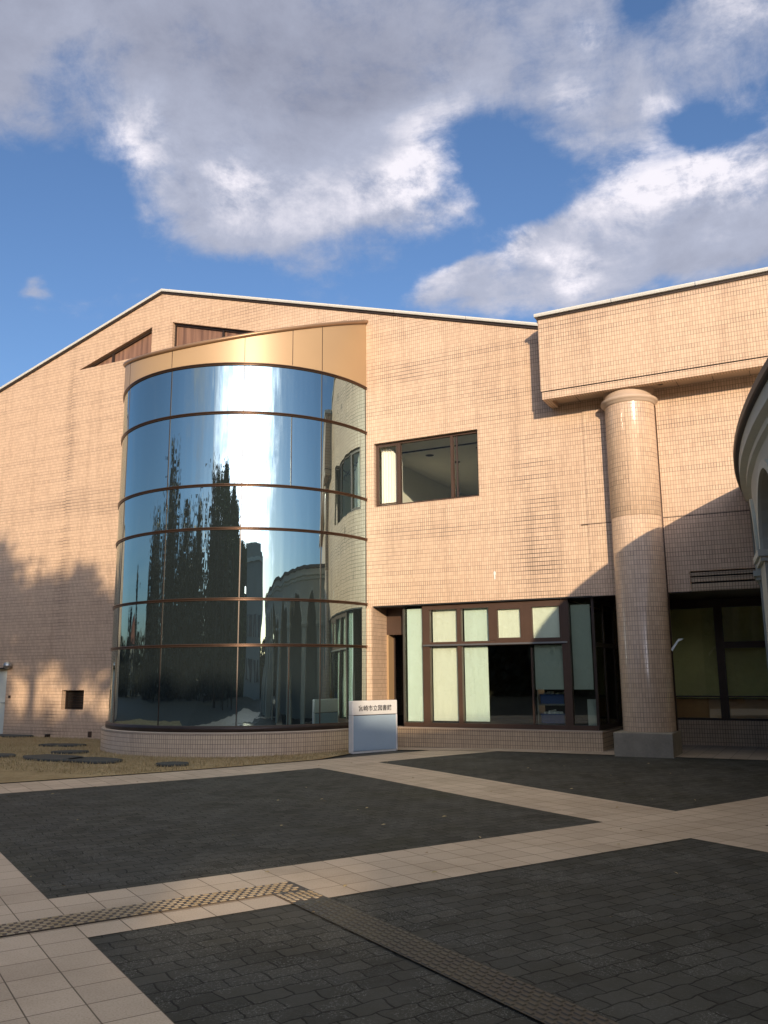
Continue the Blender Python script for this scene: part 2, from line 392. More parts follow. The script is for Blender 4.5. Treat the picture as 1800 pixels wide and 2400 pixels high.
def paving_dark(name='dark_paver', c1=(0.056, 0.053, 0.043), c2=(0.026, 0.025, 0.020), red=False):
    m, nt, p, out = newmat(name)
    uv = uvc(nt); ob = objc(nt)
    wob = nd(nt, 'ShaderNodeTexNoise', {'Vector': ob, 'Scale': 9.0, 'Detail': 1.0}).outputs['Color']
    uvw = nd(nt, 'ShaderNodeVectorMath', {0: uv, 1: nd(nt, 'ShaderNodeVectorMath', {0: wob, 3: 0.05}, operation='SCALE').outputs[0]}, operation='ADD').outputs[0]
    br = nd(nt, 'ShaderNodeTexBrick', {'Vector': uvw, 'Color1': (*c1, 1), 'Color2': (*c2, 1), 'Mortar': (0.008, 0.008, 0.006, 1),
            'Scale': 1.0, 'Mortar Size': 0.006, 'Mortar Smooth': 0.4, 'Brick Width': 0.21, 'Row Height': 0.134}, offset=0.5, squash=1.0)
    cell = nd(nt, 'ShaderNodeTexVoronoi', {'Vector': ob, 'Scale': 4.2}).outputs['Color']
    cellv = nd(nt, 'ShaderNodeSeparateColor', {0: cell}).outputs[0]
    sp = noi(nt, ob, 75, 3, 0.95)
    dm = noi(nt, ob, 1.3, 8, 0.75)
    moss = noi(nt, ob, 0.35, 4, 0.6)
    base = br.outputs['Color']
    base = mixc(nt, mth(nt, 'MULTIPLY', smooth(nt, dm, .35, .7), .65), base, (0.072, 0.071, 0.066, 1))
    base = mixc(nt, mth(nt, 'MULTIPLY', smooth(nt, moss, .52, .7), .45), base, (0.050, 0.048, 0.026, 1))
    speck = mth(nt, 'MULTIPLY', smooth(nt, sp, .53, .66), smooth(nt, cellv, .30, .9, .12, 1.0))
    base = mixc(nt, mth(nt, 'MULTIPLY', speck, .85), base, (0.19, 0.19, 0.18, 1))
    base = mixc(nt, mth(nt, 'MULTIPLY', br.outputs['Fac'], 0.6), base, (0.008, 0.0075, 0.006, 1))
    nt.links.new(base, p.inputs['Base Color'])
    p.inputs['Roughness'].default_value = 0.85
    p.inputs['Specular IOR Level'].default_value = 0.25
    h = mth(nt, 'ADD', mth(nt, 'MULTIPLY', br.outputs['Fac'], -1.0), mth(nt, 'MULTIPLY', sp, 0.5))
    nt.links.new(bump(nt, h, 0.7, 0.006), p.inputs['Normal'])
    return m
M['beige'] = paving_beige()
M['paver'] = paving_dark()
M['redpaver'] = paving_dark('brown_paver', (0.075, 0.045, 0.032), (0.05, 0.032, 0.024))

def lawn_mat():
    m, nt, p, out = newmat('winter_lawn')
    ob = objc(nt)
    a = noi(nt, ob, 1.3, 6, 0.65); b = noi(nt, ob, 45, 3, 0.7)
    base = mixc(nt, smooth(nt, a, .3, .7), (0.27, 0.185, 0.085), (0.42, 0.31, 0.165))
    base = mixc(nt, smooth(nt, b, .4, .8), base, mixc(nt, 1.0, base, (0.5, 0.5, 0.42, 1), 'MULTIPLY'))
    g = noi(nt, ob, 2.7, 4, 0.6)
    base = mixc(nt, mth(nt, 'MULTIPLY', smooth(nt, g, .55, .75), .5), base, (0.09, 0.095, 0.035, 1))
    nt.links.new(base, p.inputs['Base Color'])
    p.inputs['Roughness'].default_value = 0.95
    nt.links.new(bump(nt, b, 0.8, 0.02), p.inputs['Normal'])
    return m
M['lawn'] = lawn_mat()
M['grassblade'] = leafmat('dry_grass_blade', (0.24, 0.17, 0.07), (0.46, 0.36, 0.19))
def tact_mat(name, a, b):
    m, nt, p, out = newmat(name)
    ob = objc(nt)
    n = noi(nt, ob, 3.0, 6, 0.7); s = noi(nt, ob, 80, 2)
    base = mixc(nt, smooth(nt, n, .35, .65), a, b)
    base = mixc(nt, mth(nt, 'MULTIPLY', s, .4), base, (0.05, 0.04, 0.03, 1))
    nt.links.new(base, p.inputs['Base Color'])
    p.inputs['Roughness'].default_value = 0.55
    return m
M['tact_base'] = tact_mat('tactile_joint', (0.030, 0.016, 0.008), (0.060, 0.034, 0.016))
M['tact_bar'] = tact_mat('tactile_bar', (0.33, 0.235, 0.125), (0.45, 0.35, 0.235))
M['tact_base2'] = tact_mat('old_tactile_joint', (0.016, 0.014, 0.008), (0.026, 0.022, 0.010))
M['tact_bar2'] = tact_mat('old_tactile_bar', (0.024, 0.022, 0.017), (0.050, 0.045, 0.028))

# ------------------------------------------------------------------ mesh helpers
class MB:
    def __init__(s):
        s.v = []; s.f = []; s.uv = []; s.sm = []
    def face(s, pts, uv=None, sm=False):
        i = len(s.v)
        s.v += [tuple(p) for p in pts]
        s.f.append(tuple(range(i, i + len(pts))))
        if uv is None:
            a, b, c = (Vector(pts[k]) for k in range(3))
            n = (b - a).cross(c - a)
            if n.length < 1e-12 and len(pts) > 3:
                n = (c - a).cross(Vector(pts[3]) - a)
            n.normalize()
            if abs(n.z) > 0.8:
                uv = [(p[0], p[1]) for p in pts]
            else:
                t = Vector((-n.y, n.x, 0)).normalized()
                if abs(t.x) >= abs(t.y):
                    if t.x < 0: t = -t
                elif t.y < 0: t = -t
                uv = [(Vector(p).dot(t), p[2]) for p in pts]
        s.uv.append(uv); s.sm.append(sm)
    def box(s, x0, x1, y0, y1, z0, z1, mat=None):
        P = [(x, y, z) for x in (x0, x1) for y in (y0, y1) for z in (z0, z1)]
        if mat is not None:
            P = [tuple(mat @ Vector(p)) for p in P]
        for q in ((0, 1, 3, 2), (4, 6, 7, 5), (0, 4, 5, 1), (2, 3, 7, 6), (0, 2, 6, 4), (1, 5, 7, 3)):
            s.face([P[k] for k in q])
        return s
    def tube(s, pts, rad, n=8, caps=True):
        pts = [Vector(p) for p in pts]
        if not isinstance(rad, (list, tuple)): rad = [rad] * len(pts)
        rings = []
        up0 = None
        for i, p in enumerate(pts):
            d = (pts[min(i + 1, len(pts) - 1)] - pts[max(i - 1, 0)]).normalized()
            up = Vector((0, 0, 1)) if abs(d.z) < 0.9 else Vector((1, 0, 0))
            if up0 is not None: up = up0
            x = d.cross(up).normalized(); y = x.cross(d).normalized(); up0 = y
            rings.append([p + (x * math.cos(2 * math.pi * k / n) + y * math.sin(2 * math.pi * k / n)) * rad[i] for k in range(n)])
        for a, b in zip(rings, rings[1:]):
            for k in range(n):
                s.face([a[k], a[(k + 1) % n], b[(k + 1) % n], b[k]], sm=True)
        if caps:
            s.face(rings[0][::-1]); s.face(rings[-1])
        return s
    def lathe(s, cx, cy, prof, a0=0, a1=360, n=64, sm=True, capends=False):
        """prof: list of (radius, z); angles in degrees from -Y towards +X"""
        A = [R(a0 + (a1 - a0) * k / n) for k in range(n + 1)]
        pt = lambda r, z, a: (cx + r * math.sin(a), cy - r * math.cos(a), z)
        for (r0, z0), (r1, z1) in zip(prof, prof[1:]):
            for a, b in zip(A, A[1:]):
                if abs(z1 - z0) < 1e-6:
                    s.face([pt(r0, z0, a), pt(r0, z0, b), pt(r1, z1, b), pt(r1, z1, a)], sm=False)
                else:
                    rm = max(r0, r1)
                    s.face([pt(r0, z0, a), pt(r0, z0, b), pt(r1, z1, b), pt(r1, z1, a)],
                           uv=[(a * rm, z0), (b * rm, z0), (b * rm, z1), (a * rm, z1)], sm=sm)
        if capends:
            for a in (A[0], A[-1]):
                s.face([pt(r, z, a) for r, z in prof])
        return s
    def build(s, name, mat, parent=None, merge=True):
        me = bpy.data.meshes.new(name)
        me.from_pydata(s.v, [], s.f)
        ul = me.uv_layers.new(name='UVMap')
        k = 0
        for fu in s.uv:
            for u in fu:
                ul.data[k].uv = u; k += 1
        me.polygons.foreach_set('use_smooth', s.sm)
        if merge:
            bm = bmesh.new(); bm.from_mesh(me)
            bmesh.ops.remove_doubles(bm, verts=bm.verts, dist=1e-5)
            bmesh.ops.recalc_face_normals(bm, faces=bm.faces)
            bm.to_mesh(me); bm.free()
        me.materials.append(mat)
        o = bpy.data.objects.new(name, me)
        col.objects.link(o)
        if parent is not None: o.parent = parent
        return o

def tag(o, label=None, cat=None, group=None, kind=None):
    if label: o['label'] = label
    if cat: o['category'] = cat
    if group: o['group'] = group
    if kind: o['kind'] = kind
    return o

def empty(name, label=None, cat=None, loc=(0, 0, 0), rz=0, group=None):
    o = bpy.data.objects.new(name, None)
    o.empty_display_size = 0.3
    col.objects.link(o)
    o.location = loc; o.rotation_euler = (0, 0, rz)
    return tag(o, label, cat, group)

def bevel(o, w=0.01, seg=2):
    m = o.modifiers.new('bevel', 'BEVEL'); m.width = w; m.segments = seg; m.limit_method = 'ANGLE'
    return o

def beam(mb, p, q, w, h, up=(0, 0, 1)):
    """box of section w x h along p->q"""
    p = Vector(p); q = Vector(q); d = (q - p); L = d.length; d.normalize()
    x = d.cross(Vector(up)).normalized(); z = x.cross(d).normalized()
    m = Matrix((x, d, z)).transposed().to_4x4(); m.translation = p
    mb.box(-w / 2, w / 2, 0, L, -h / 2, h / 2, m)
    return mb

# ------------------------------------------------------------------ ground
def sst(a, b, x):
    t = max(0, min(1, (x - a) / (b - a))); return t * t * (3 - 2 * t)
def gh(x, y):
    return 0.10 * sst(9.0, 15.5, y) * sst(-11, -5, x)
TH = R(59.771)
ua = (math.cos(TH), math.sin(TH)); ub = (-math.sin(TH), math.cos(TH))
def ab(a, b): return (a * ua[0] + b * ub[0], a * ua[1] + b * ub[1])
def toab(x, y): return (x * ua[0] + y * ua[1], x * ub[0] + y * ub[1])

def clip(poly, nx, ny, c):           # keep nx*x+ny*y <= c
    out = []
    for i in range(len(poly)):
        p, q = poly[i], poly[(i + 1) % len(poly)]
        dp, dq = nx * p[0] + ny * p[1] - c, nx * q[0] + ny * q[1] - c
        if dp <= 0: out.append(p)
        if (dp < 0 < dq) or (dq < 0 < dp):
            t = dp / (dp - dq); out.append((p[0] + (q[0] - p[0]) * t, p[1] + (q[1] - p[1]) * t))
    return out

def sheet(mb, a0, a1, b0, b1, dz, step=0.6, clips=()):
    na = max(1, int((a1 - a0) / step)); nb = max(1, int((b1 - b0) / step))
    for i in range(na):
        for j in range(nb):
            A0 = a0 + (a1 - a0) * i / na; A1 = a0 + (a1 - a0) * (i + 1) / na
            B0 = b0 + (b1 - b0) * j / nb; B1 = b0 + (b1 - b0) * (j + 1) / nb
            poly = [ab(A0, B0), ab(A1, B0), ab(A1, B1), ab(A0, B1)]
            for c in clips:
                poly = clip(poly, *c)
                if len(poly) < 3: break
            if len(poly) < 3: continue
            uv = []
            for x, y in poly:
                a, b = toab(x, y); uv.append((a - 1.44, b - 5.50))
            mb.face([(x, y, gh(x, y) + dz) for x, y in poly], uv=uv, sm=True)

g = MB()
X = [-400, -120, -60, -30] + [-24 + i for i in range(0, 37)] + [16, 30, 60, 120, 400]
Yg = [-400, -200, -100, -50, -20, -8] + [i for i in range(-4, 22)] + [30, 60, 150, 400]
for x0, x1 in zip(X, X[1:]):
    for y0, y1 in zip(Yg, Yg[1:]):
        g.face([(x, y, gh(x, y) - 0.012) for x, y in ((x0, y0), (x1, y0), (x1, y1), (x0, y1))], sm=True)
tag(g.build('ground', simple('dark_asphalt', (0.045, 0.042, 0.036), 0.9, var=0.25, scale=0.6)), kind='structure')

WALLSTRIP = 15.55
d = MB()
sheet(d, -30, 30, -14, 13.86, -0.004, 0.9, clips=[(0, 1, 17.5), (-1, 0, 14)])
tag(d.build('dark_paving', M['paver']), kind='structure')
bz = 0.0
b_ = MB()
ecl = [(0, 1, WALLSTRIP)]
a_edges = [(-4.0, 1.44), (6.87, 8.0)]             # bands running along b
for a0, a1 in a_edges:
    sheet(b_, a0, a1, -12 if a0 > 0 else -6, 13.86, bz, 0.5, clips=ecl)
def seg(a0, a1, b0, b1): sheet(b_, a0, a1, b0, b1, bz, 0.5, clips=ecl)
for (a0, a1) in ((1.44, 6.87), (8.0, 13.43)):
    seg(a0, a1, 5.50, 6.575); seg(a0, a1, 12.70, 13.86)
seg(1.44, 6.87, -1.0, 0.07)
tag(b_.build('beige_tile_bands', M['beige']), kind='structure')
ws = MB()
for i in range(44):
    x0 = -9.2 + i * 0.3; x1 = x0 + 0.3
    ws.face([(x, y, gh(x, y) + 0.006) for x, y in ((x0, WALLSTRIP + .0), (x1, WALLSTRIP), (x1, 19.0), (x0, 19.0))],
            uv=[(x0, WALLSTRIP), (x1, WALLSTRIP), (x1, 19.0), (x0, 19.0)], sm=True)
tag(ws.build('wall_side_path', M['beige']), kind='structure')

# brown pavers that follow the curved arcade
ACX, ACY, AR = 24.88, 16.0, 26.0
def arcp(r, s):                 # point on the arcade circle at arc length s (measured at AR) south of y=16
    t = s / AR
    return (ACX - r * math.cos(t), ACY - r * math.sin(t))
# lawn between wall and band
lw = MB()
sheet(lw, -8, 14, 13.86, 30, 0.012, 0.8, clips=[(0, 1, 16.2), (1, 0, -8.2), (-1, 0, 26)])
tag(lw.build('lawn', M['lawn']), kind='structure')

# grass blades on the lawn
gb = MB()
for i in range(30000):
    x = random.uniform(-22, -8.3); y = random.uniform(10.2, 16.1)
    a, b = toab(x, y)
    if b < 13.90: continue
    if math.hypot(x + 11.7, y - 16.2) < 3.2: continue
    hgt = random.uniform(.02, .065); w = .007
    t = random.uniform(0, math.pi); dx, dy = math.cos(t) * w, math.sin(t) * w
    lx, ly = random.uniform(-.03, .03), random.uniform(-.03, .03)
    z = gh(x, y) + .010
    gb.face([(x - dx, y - dy, z), (x + dx, y + dy, z), (x + lx, y + ly, z + hgt)])
tag(gb.build('grass', M['grassblade'], merge=False), 'short dry winter grass covering the lawn by the tiled wall', kind='stuff')

# tactile guiding strips
def tactile(name, a0, a1, b0, b1, mb_mat, bar_mat, along, label_base=None):
    base = MB()
    sheet(base, a0, a1, b0, b1, 0.008, 0.3)
    o = base.build(name, mb_mat); tag(o, kind='structure')
    bars = MB()
    n = 6
    if along == 'a':
        w = (b1 - b0) / n; L = .067
        k = int((a1 - a0) / L)
        for i in range(k):
            for j in range(n):
                off = (L * .5 if j % 2 else 0)
                A0 = a0 + i * L + .008 + off; A1 = A0 + L - .022
                if A1 > a1: continue
                B0 = b0 + j * w + .010; B1 = B0 + w - .020
                addbar(bars, A0, A1, B0, B1)
    else:
        w = (a1 - a0) / n; L = .067
        k = int((b1 - b0) / L)
        for i in range(k):
            for j in range(n):
                off = (L * .5 if j % 2 else 0)
                B0 = b0 + i * L + .007 + off; B1 = B0 + L - .017
                if B1 > b1: continue
                A0 = a0 + j * w + .008; A1 = A0 + w - .016
                addbar(bars, A0, A1, B0, B1)
    bo = bars.build('raised_bars', bar_mat, o)
def addbar(mb, A0, A1, B0, B1):
    z0, z1 = .008, .0125
    e = .005
    q = lambda A, B, z: (*ab(A, B), gh(*ab(A, B)) + z)
    lo = [q(A0, B0, z0), q(A1, B0, z0), q(A1, B1, z0), q(A0, B1, z0)]
    hi = [q(A0 + e, B0 + e, z1), q(A1 - e, B0 + e, z1), q(A1 - e, B1 - e, z1), q(A0 + e, B1 - e, z1)]
    mb.face(hi)
    for k in range(4):
        mb.face([lo[k], lo[(k + 1) % 4], hi[(k + 1) % 4], hi[k]])
tactile('tactile_paving', -0.5, 3.04, 5.785, 6.055, M['tact_base'], M['tact_bar'], 'a')
tactile('tactile_paving', 2.775, 3.04, 5.50, 5.783, M['tact_base'], M['tact_bar'], 'b')
tactile('tactile_paving', 2.775, 3.04, -1.0, 5.498, M['tact_base2'], M['tact_bar2'], 'b')

# a few dry leaves and crumbs blown over the paving
fl_ = MB(); rl = random.Random(77)
for i in range(150):
    a, b = rl.uniform(-1, 12), rl.uniform(-1, 13)
    x, y = ab(a, b)
    if y > 15.4 or y < 2.5 or x > 2: continue
    L_ = rl.uniform(.010, .030); t = rl.uniform(0, 6.28); c_, s_ = math.cos(t), math.sin(t)
    z = gh(x, y) + .012
    P = [(-L_, 0, 0), (0, -L_ * .45, .003), (L_, 0, .006), (0, L_ * .5, .010)]
    fl_.face([(x + p[0] * c_ - p[1] * s_, y + p[0] * s_ + p[1] * c_, z + p[2]) for p in P])
tag(fl_.build('fallen_leaves', M['grassblade'], merge=False), 'few dry leaf scraps scattered over the paving', kind='stuff')

# stepping stones
def stone(cx, cy, rx, ry, rot, label, seed, parts=1):
    rnd = random.Random(seed)
    m = MB()
    n = 18
    def outline(f, z):
        out = []
        for k in range(n):
            a = 2 * math.pi * k / n
            w = 1 + rs[k] * .10
            x, y = rx * f * w * math.cos(a), ry * f * w * math.sin(a)
            c, s = math.cos(R(rot)), math.sin(R(rot))
            out.append((x * c - y * s, x * s + y * c, z))
        return out
    rs = [rnd.uniform(-1, 1) for _ in range(n)]
    lo, mid, hi = outline(1.0, 0), outline(1.0, .035), outline(.93, .05)
    for p, q in ((lo, mid), (mid, hi)):
        for k in range(n):
            m.face([p[k], p[(k + 1) % n], q[(k + 1) % n], q[k]], sm=True)
    m.face(hi); m.face(lo[::-1])
    o = m.build('stepping_stone', M['stone'])
    o.location = (cx, cy, gh(cx, cy) + .008)
    tag(o, label, 'stepping stone', 'dark stepping stones set in the lawn')
    return o
stone(-15.3, 14.2, .55, .22, 15, 'long thin dark stepping stone on the lawn nearest below the square wall vent', 1)
stone(-13.75, 12.95, .36, .22, 30, 'small dark stepping stone just behind the big pair of stones on the lawn', 2)
stone(-13.0, 11.9, .80, .40, -10, 'large dark stepping stone, left one of the touching pair on the lawn', 3)
stone(-11.95, 11.85, .62, .36, 0, 'large dark stepping stone, right one of the touching pair on the lawn', 4)
stone(-14.5, 11.8, .42, .28, 10, 'dark stepping stone cut by the left edge of the photo', 5)
stone(-19.2, 15.9, .8, .3, 10, 'dark stone slab in the grass at the foot of the pale door', 6)
stone(-10.15, 11.85, .30, .24, 20, 'lone small dark stepping stone on the lawn nearest the beige tile band', 7)

# ------------------------------------------------------------------ the library
YW = 16.15
lib = empty('library_building', 'tan tiled library with curved mirror glass drum, projecting upper block and one round column', 'building', (-9, 18, 0))
def P_(mb, name, mat, parent=lib):
    o = mb.build(name, mat)
    o.parent = parent
    o.matrix_parent_inverse = parent.matrix_world.inverted() if parent.parent is None and parent.type == 'EMPTY' else Matrix()
    return o
# parenting keeps world position: parts are modelled in world survey units under an empty that is moved only logically
lib.location = (0, 0, 0)
def part(mb, name, mat, parent=None):
    o = mb.build(name, mat)
    o.parent = parent if parent is not None else lib
    return o

RX, RZ, SL, SR = -14.73, 11.47, .2915, .2977
def roofz(x): return RZ - (RX - x) * SL if x < RX else RZ - (x - RX) * SR
XL = -34.0
WH = MB()
def col_(x0, x1, spans, y=YW, mb=None):
    mb = mb or WH
    for (b, t) in spans:
        zb = (b(x0), b(x1)) if callable(b) else (b, b)
        zt = (t(x0), t(x1)) if callable(t) else (t, t)
        if abs(zt[0] - zb[0]) < 1e-4: P = [(x0, y, zb[0]), (x1, y, zb[1]), (x1, y, zt[1])]
        elif abs(zt[1] - zb[1]) < 1e-4: P = [(x0, y, zb[0]), (x1, y, zb[1]), (x0, y, zt[0])]
        else: P = [(x0, y, zb[0]), (x1, y, zb[1]), (x1, y, zt[1]), (x0, y, zt[0])]
        mb.face(P)
rz = lambda x: roofz(x) - .02
TA = lambda x: 9.79 + (x + 17.68) * (10.545 - 9.79) / (17.68 - 15.05)
TB = lambda x: 10.545 - (x + 14.36) * (10.545 - 9.77) / (14.36 - 11.72)
DX0, DX1 = -20.6, -19.6        # door
cols = [(XL, DX0, [(-.3, rz)]), (DX0, DX1, [(1.74, rz)]), (DX1, -17.68, [(-.3, rz)]),
        (-17.68, -17.48, [(-.3, 9.79), (TA, rz)]), (-17.48, -16.71, [(-.3, .71), (1.19, 9.79), (TA, rz)]),
        (-16.71, -15.05, [(-.3, 9.79), (TA, rz)]), (-15.05, RX, [(-.3, rz)]), (RX, -14.36, [(-.3, rz)]),
        (-14.36, -11.72, [(-.3, 9.77), (TB, rz)]), (-11.72, -8.54, [(-.3, rz)]),
        (-8.54, -8.48, [(2.94, rz)]), (-8.48, -6.06, [(2.94, 5.08), (6.50, rz)]), (-6.06, -4.48, [(2.94, rz)]),
        (-4.48, -3.86, [(2.94, 8.0)])]
for c in cols: col_(*c)
# reveals
def reveal(mb, x0, x1, z0, z1, y0, y1, sides='lrtb'):
    if 'l' in sides: mb.face([(x0, y0, z0), (x0, y1, z0), (x0, y1, z1), (x0, y0, z1)])
    if 'r' in sides: mb.face([(x1, y0, z0), (x1, y1, z0), (x1, y1, z1), (x1, y0, z1)])
    if 't' in sides: mb.face([(x0, y0, z1), (x1, y0, z1), (x1, y1, z1), (x0, y1, z1)])
    if 'b' in sides: mb.face([(x0, y0, z0), (x1, y0, z0), (x1, y1, z0), (x0, y1, z0)])
reveal(WH, -8.48, -6.06, 5.08, 6.50, YW, YW + .22)
reveal(WH, -17.48, -16.71, .71, 1.19, YW, YW + .2)
reveal(WH, DX0, DX1, -.2, 1.74, YW, YW + .12, 'lrt')
WH.face([(-8.54, YW, -.3), (-8.54, YW + .66, -.3), (-8.54, YW + .66, 2.94), (-8.54, YW, 2.94)])
for (xa, xb, f) in ((-17.68, -15.05, TA), (-14.36, -11.72, TB)):
    WH.face([(xa, YW, f(xa)), (xb, YW, f(xb)), (xb, YW + .2, f(xb)), (xa, YW + .2, f(xa))])
    zb = 9.79 if xa < -15 else 9.77
    WH.face([(xa, YW, zb), (xb, YW, zb), (xb, YW + .2, zb), (xa, YW + .2, zb)])
    xe = xb if f is TA else xa
    WH.face([(xe, YW, zb), (xe, YW + .2, zb), (xe, YW + .2, f(xe)), (xe, YW, f(xe))])
part(WH, 'gable_wall', M['tile'])
# the slightly proud sheet of wall beside the drum
pw = MB()
pw.box(-17.77, -14.60, YW - .05, YW - .002, 1.19, 9.775)
pw.box(-17.77, -17.48, YW - .05, YW - .002, -.2, 1.19); pw.box(-16.71, -14.60, YW - .05, YW - .002, -.2, 1.19)
pw.box(-17.48, -16.71, YW - .05, YW - .002, -.2, .71)
part(pw, 'proud_wall_panel', M['tile'])
# body of the building behind
bd = MB()
YB = YW + 14
bd.face([(XL, YW, -.3), (XL, YB, -.3), (XL, YB, roofz(XL)), (XL, YW, roofz(XL))])
bd.face([(-4.48, YW + .02, 2.9), (-4.48, YB, 2.9), (-4.48, YB, roofz(-4.48)), (-4.48, YW + .02, roofz(-4.48))])
bd.face([(XL, YB, -.3), (8, YB, -.3), (8, YB, 8), (-4.48, YB, roofz(-4.48)), (RX, YB, RZ), (XL, YB, roofz(XL))])
part(bd, 'rear_walls', M['tile'])
rf = MB()
rf.face([(XL, YW + .05, roofz(XL) - .03), (RX, YW + .05, RZ - .03), (RX, YB, RZ - .03), (XL, YB, roofz(XL) - .03)])
rf.face([(RX, YW + .05, RZ - .03), (-4.3, YW + .05, roofz(-4.3) - .03), (-4.3, YB, roofz(-4.3) - .03), (RX, YB, RZ - .03)])
part(rf, 'roof', M['concrete'])
# white coping in lengths with visible butt joints
cp = MB()
def coping(mb, p, q, n, h=.072, d=.16, yoff=-.07):
    p = Vector(p); q = Vector(q)
    for i in range(n):
        a = p.lerp(q, i / n); b = p.lerp(q, (i + 1) / n)
        dd = (b - a).normalized() * .006
        a2, b2 = a + dd, b - dd
        y0 = a.y + yoff; y1 = y0 + d + .1
        prof = [(y0, -h * .5), (y0 - .012, 0.0), (y0, h * .42), (y0 + .03, h * .5), (y1, h * .5), (y1, -h * .5)]
        A = [(a2.x, yy, a2.z + zz) for yy, zz in prof]; B = [(b2.x, yy, b2.z + zz) for yy, zz in prof]
        for k in range(len(prof)):
            kk = (k + 1) % len(prof)
            mb.face([A[k], B[k], B[kk], A[kk]])
        mb.face(A); mb.face(B[::-1])
coping(cp, (XL, YW, roofz(XL) + .03), (RX, YW, RZ + .03), 8)
coping(cp, (RX, YW, RZ + .03), (-4.52, YW, roofz(-4.52) + .03), 6)
part(cp, 'roof_coping', M['coping'])
cg = MB()
for a, b in (((XL, YW - .055, roofz(XL) - .045), (RX, YW - .055, RZ - .045)), ((RX, YW - .055, RZ - .045), (-4.50, YW - .055, roofz(-4.5) - .045))):
    beam(cg, (a[0], YW - .018, a[2]), (b[0], YW - .018, b[2]), .036, .03)
part(cg, 'coping_shadow_gap', M['darkbronze'])

# clerestory windows
for (xa, xb, f, xm, zb) in ((-17.68, -15.05, TA, -16.49, 9.79), (-14.36, -11.72, TB, -12.79, 9.77)):
    y = YW + .15
    w = MB(); w.face([(xa, y, zb), (xb, y, zb), (xb, y, f(xb)), (xa, y, f(xa))])
    pane = part(w, 'clerestory_window', M['wood'])
    fr = MB()
    beam(fr, (xa, y - .03, f(xa) - .02), (xb, y - .03, f(xb) - .02), .05, .06)
    beam(fr, (xa, y - .03, zb + .02), (xb, y - .03, zb + .02), .05, .05)
    xe = xb if f is TA else xa
    fr.box(xe - .03, xe + .03, y - .05, y, zb, f(xe))
    fr.box(xm - .03, xm + .03, y - .05, y, zb, f(xm))
    fo = fr.build('frame', M['darkbronze']); fo.parent = pane

# ---------------------------------------------------------------- glass drum
CX, CY, CR = -11.704, 16.203, 3.029
drum = MB()
bandz = [.50, 2.093, 2.983, 4.381, 5.264, 6.77, 7.807]
NS = 180
# core glass, one skin per band so each ring of panes has its own ripple
gparent = None
glz = MB()
for z0, z1 in zip(bandz, bandz[1:]):
    glz.lathe(CX, CY, [(CR, z0), (CR, z1)], -90, 90, NS)
drum_o = part(glz, 'glass_drum', M['mirror'])
for z in bandz[1:]:
    rings = MB()
    rings.lathe(CX, CY, [(CR, z - .032), (CR + .024, z - .030), (CR + .024, z - .012), (CR + .008, z - .010), (CR + .008, z + .002), (CR + .030, z + .004), (CR + .030, z + .026), (CR, z + .028)], -90, 90, 120)
    ro = rings.build('transom_ring', M['bronze']); ro.parent = drum_o
sill = MB(); sill.lathe(CX, CY, [(CR, .58), (CR + .05, .57), (CR + .05, .462), (CR - .05, .462)], -90, 90, 120)
so_ = sill.build('base_sill', M['darkbronze']); so_.parent = drum_o
def vjoint(mb, az, z0, z1, w=.010, proud=.006, r=CR):
    a = R(az); m = Matrix.Translation((CX, CY, 0)) @ Matrix.Rotation(a, 4, 'Z')
    mb.box(-w, w, -(r + proud), -(r - .02), z0, z1, m)
for i, (z0, z1) in enumerate(zip(bandz, bandz[1:])):
    for az in (-60, -29.8, .6, 31.1, 62.6, 88.5) + ((49.8,) if i in (0, 4) else ()):
        mull = MB(); vjoint(mull, az, z0, z1)
        mo = mull.build('mullion', M['darkbronze']); mo.parent = drum_o
# gold parapet under the lean-to roof
ZT = lambda az: 8.24 + .383 * CR * (1 - math.cos(R(az)))
gp = MB(); n = 120
pt = lambda r, az, z: (CX + r * math.sin(R(az)), CY - r * math.cos(R(az)), z)
for k in range(n):
    a, b = -90 + 180 * k / n, -90 + 180 * (k + 1) / n
    gp.face([pt(CR + .015, a, 7.84), pt(CR + .015, b, 7.84), pt(CR + .015, b, ZT(b)), pt(CR + .015, a, ZT(a))], sm=True)
gpo = gp.build('gold_parapet', M['gold']); gpo.parent = drum_o
for az in (-60, -29.8, .6, 31.1, 49.8, 62.6):
    gj = MB(); vjoint(gj, az, 7.85, ZT(az) - .02, .006, .020)
    gjo = gj.build('parapet_joint', M['darkbronze']); gjo.parent = drum_o
tr = MB()
tr.tube([pt(CR + .03, -90 + 180 * k / n, ZT(-90 + 180 * k / n) + .012) for k in range(n + 1)], .042, 8)
tro = tr.build('parapet_rail', simple('bronze_rail', (0.33, 0.20, 0.115), 0.4, metal=0.5, var=.1)); tro.parent = drum_o
lr = MB()
for k in range(n):
    a, b = -90 + 180 * k / n, -90 + 180 * (k + 1) / n
    lr.face([pt(CR, a, ZT(a) - .02), pt(CR, b, ZT(b) - .02), (CX + CR * math.sin(R(b)), YW + .05, ZT(90) - .02), (CX + CR * math.sin(R(a)), YW + .05, ZT(90) - .02)])
lro = lr.build('lean_to_roof', M['bronze']); lro.parent = drum_o
pl = MB(); pl.lathe(CX, CY, [(CR - .02, .450), (CR + .10, .448), (CR + .13, .440), (CR + .13, -.25)], -91, 91, 120)
plo = pl.build('drum_plinth', M['tile_plinth']); plo.parent = drum_o
pc = MB(); pc.lathe(CX, CY, [(CR - .03, .462), (CR + .12, .460), (CR + .14, .445), (CR + .131, .43)], -91, 91, 120)
pco = pc.build('plinth_cap', simple('plinth_cap_tile', (.46, .36, .27), .5)); pco.parent = drum_o
blk = MB(); blk.box(-8.70, -8.55, YW - .03, YW + .001, .0, 2.9)   # narrow tiled pier face between drum and bay
part(blk, 'corner_pier', M['tile'])

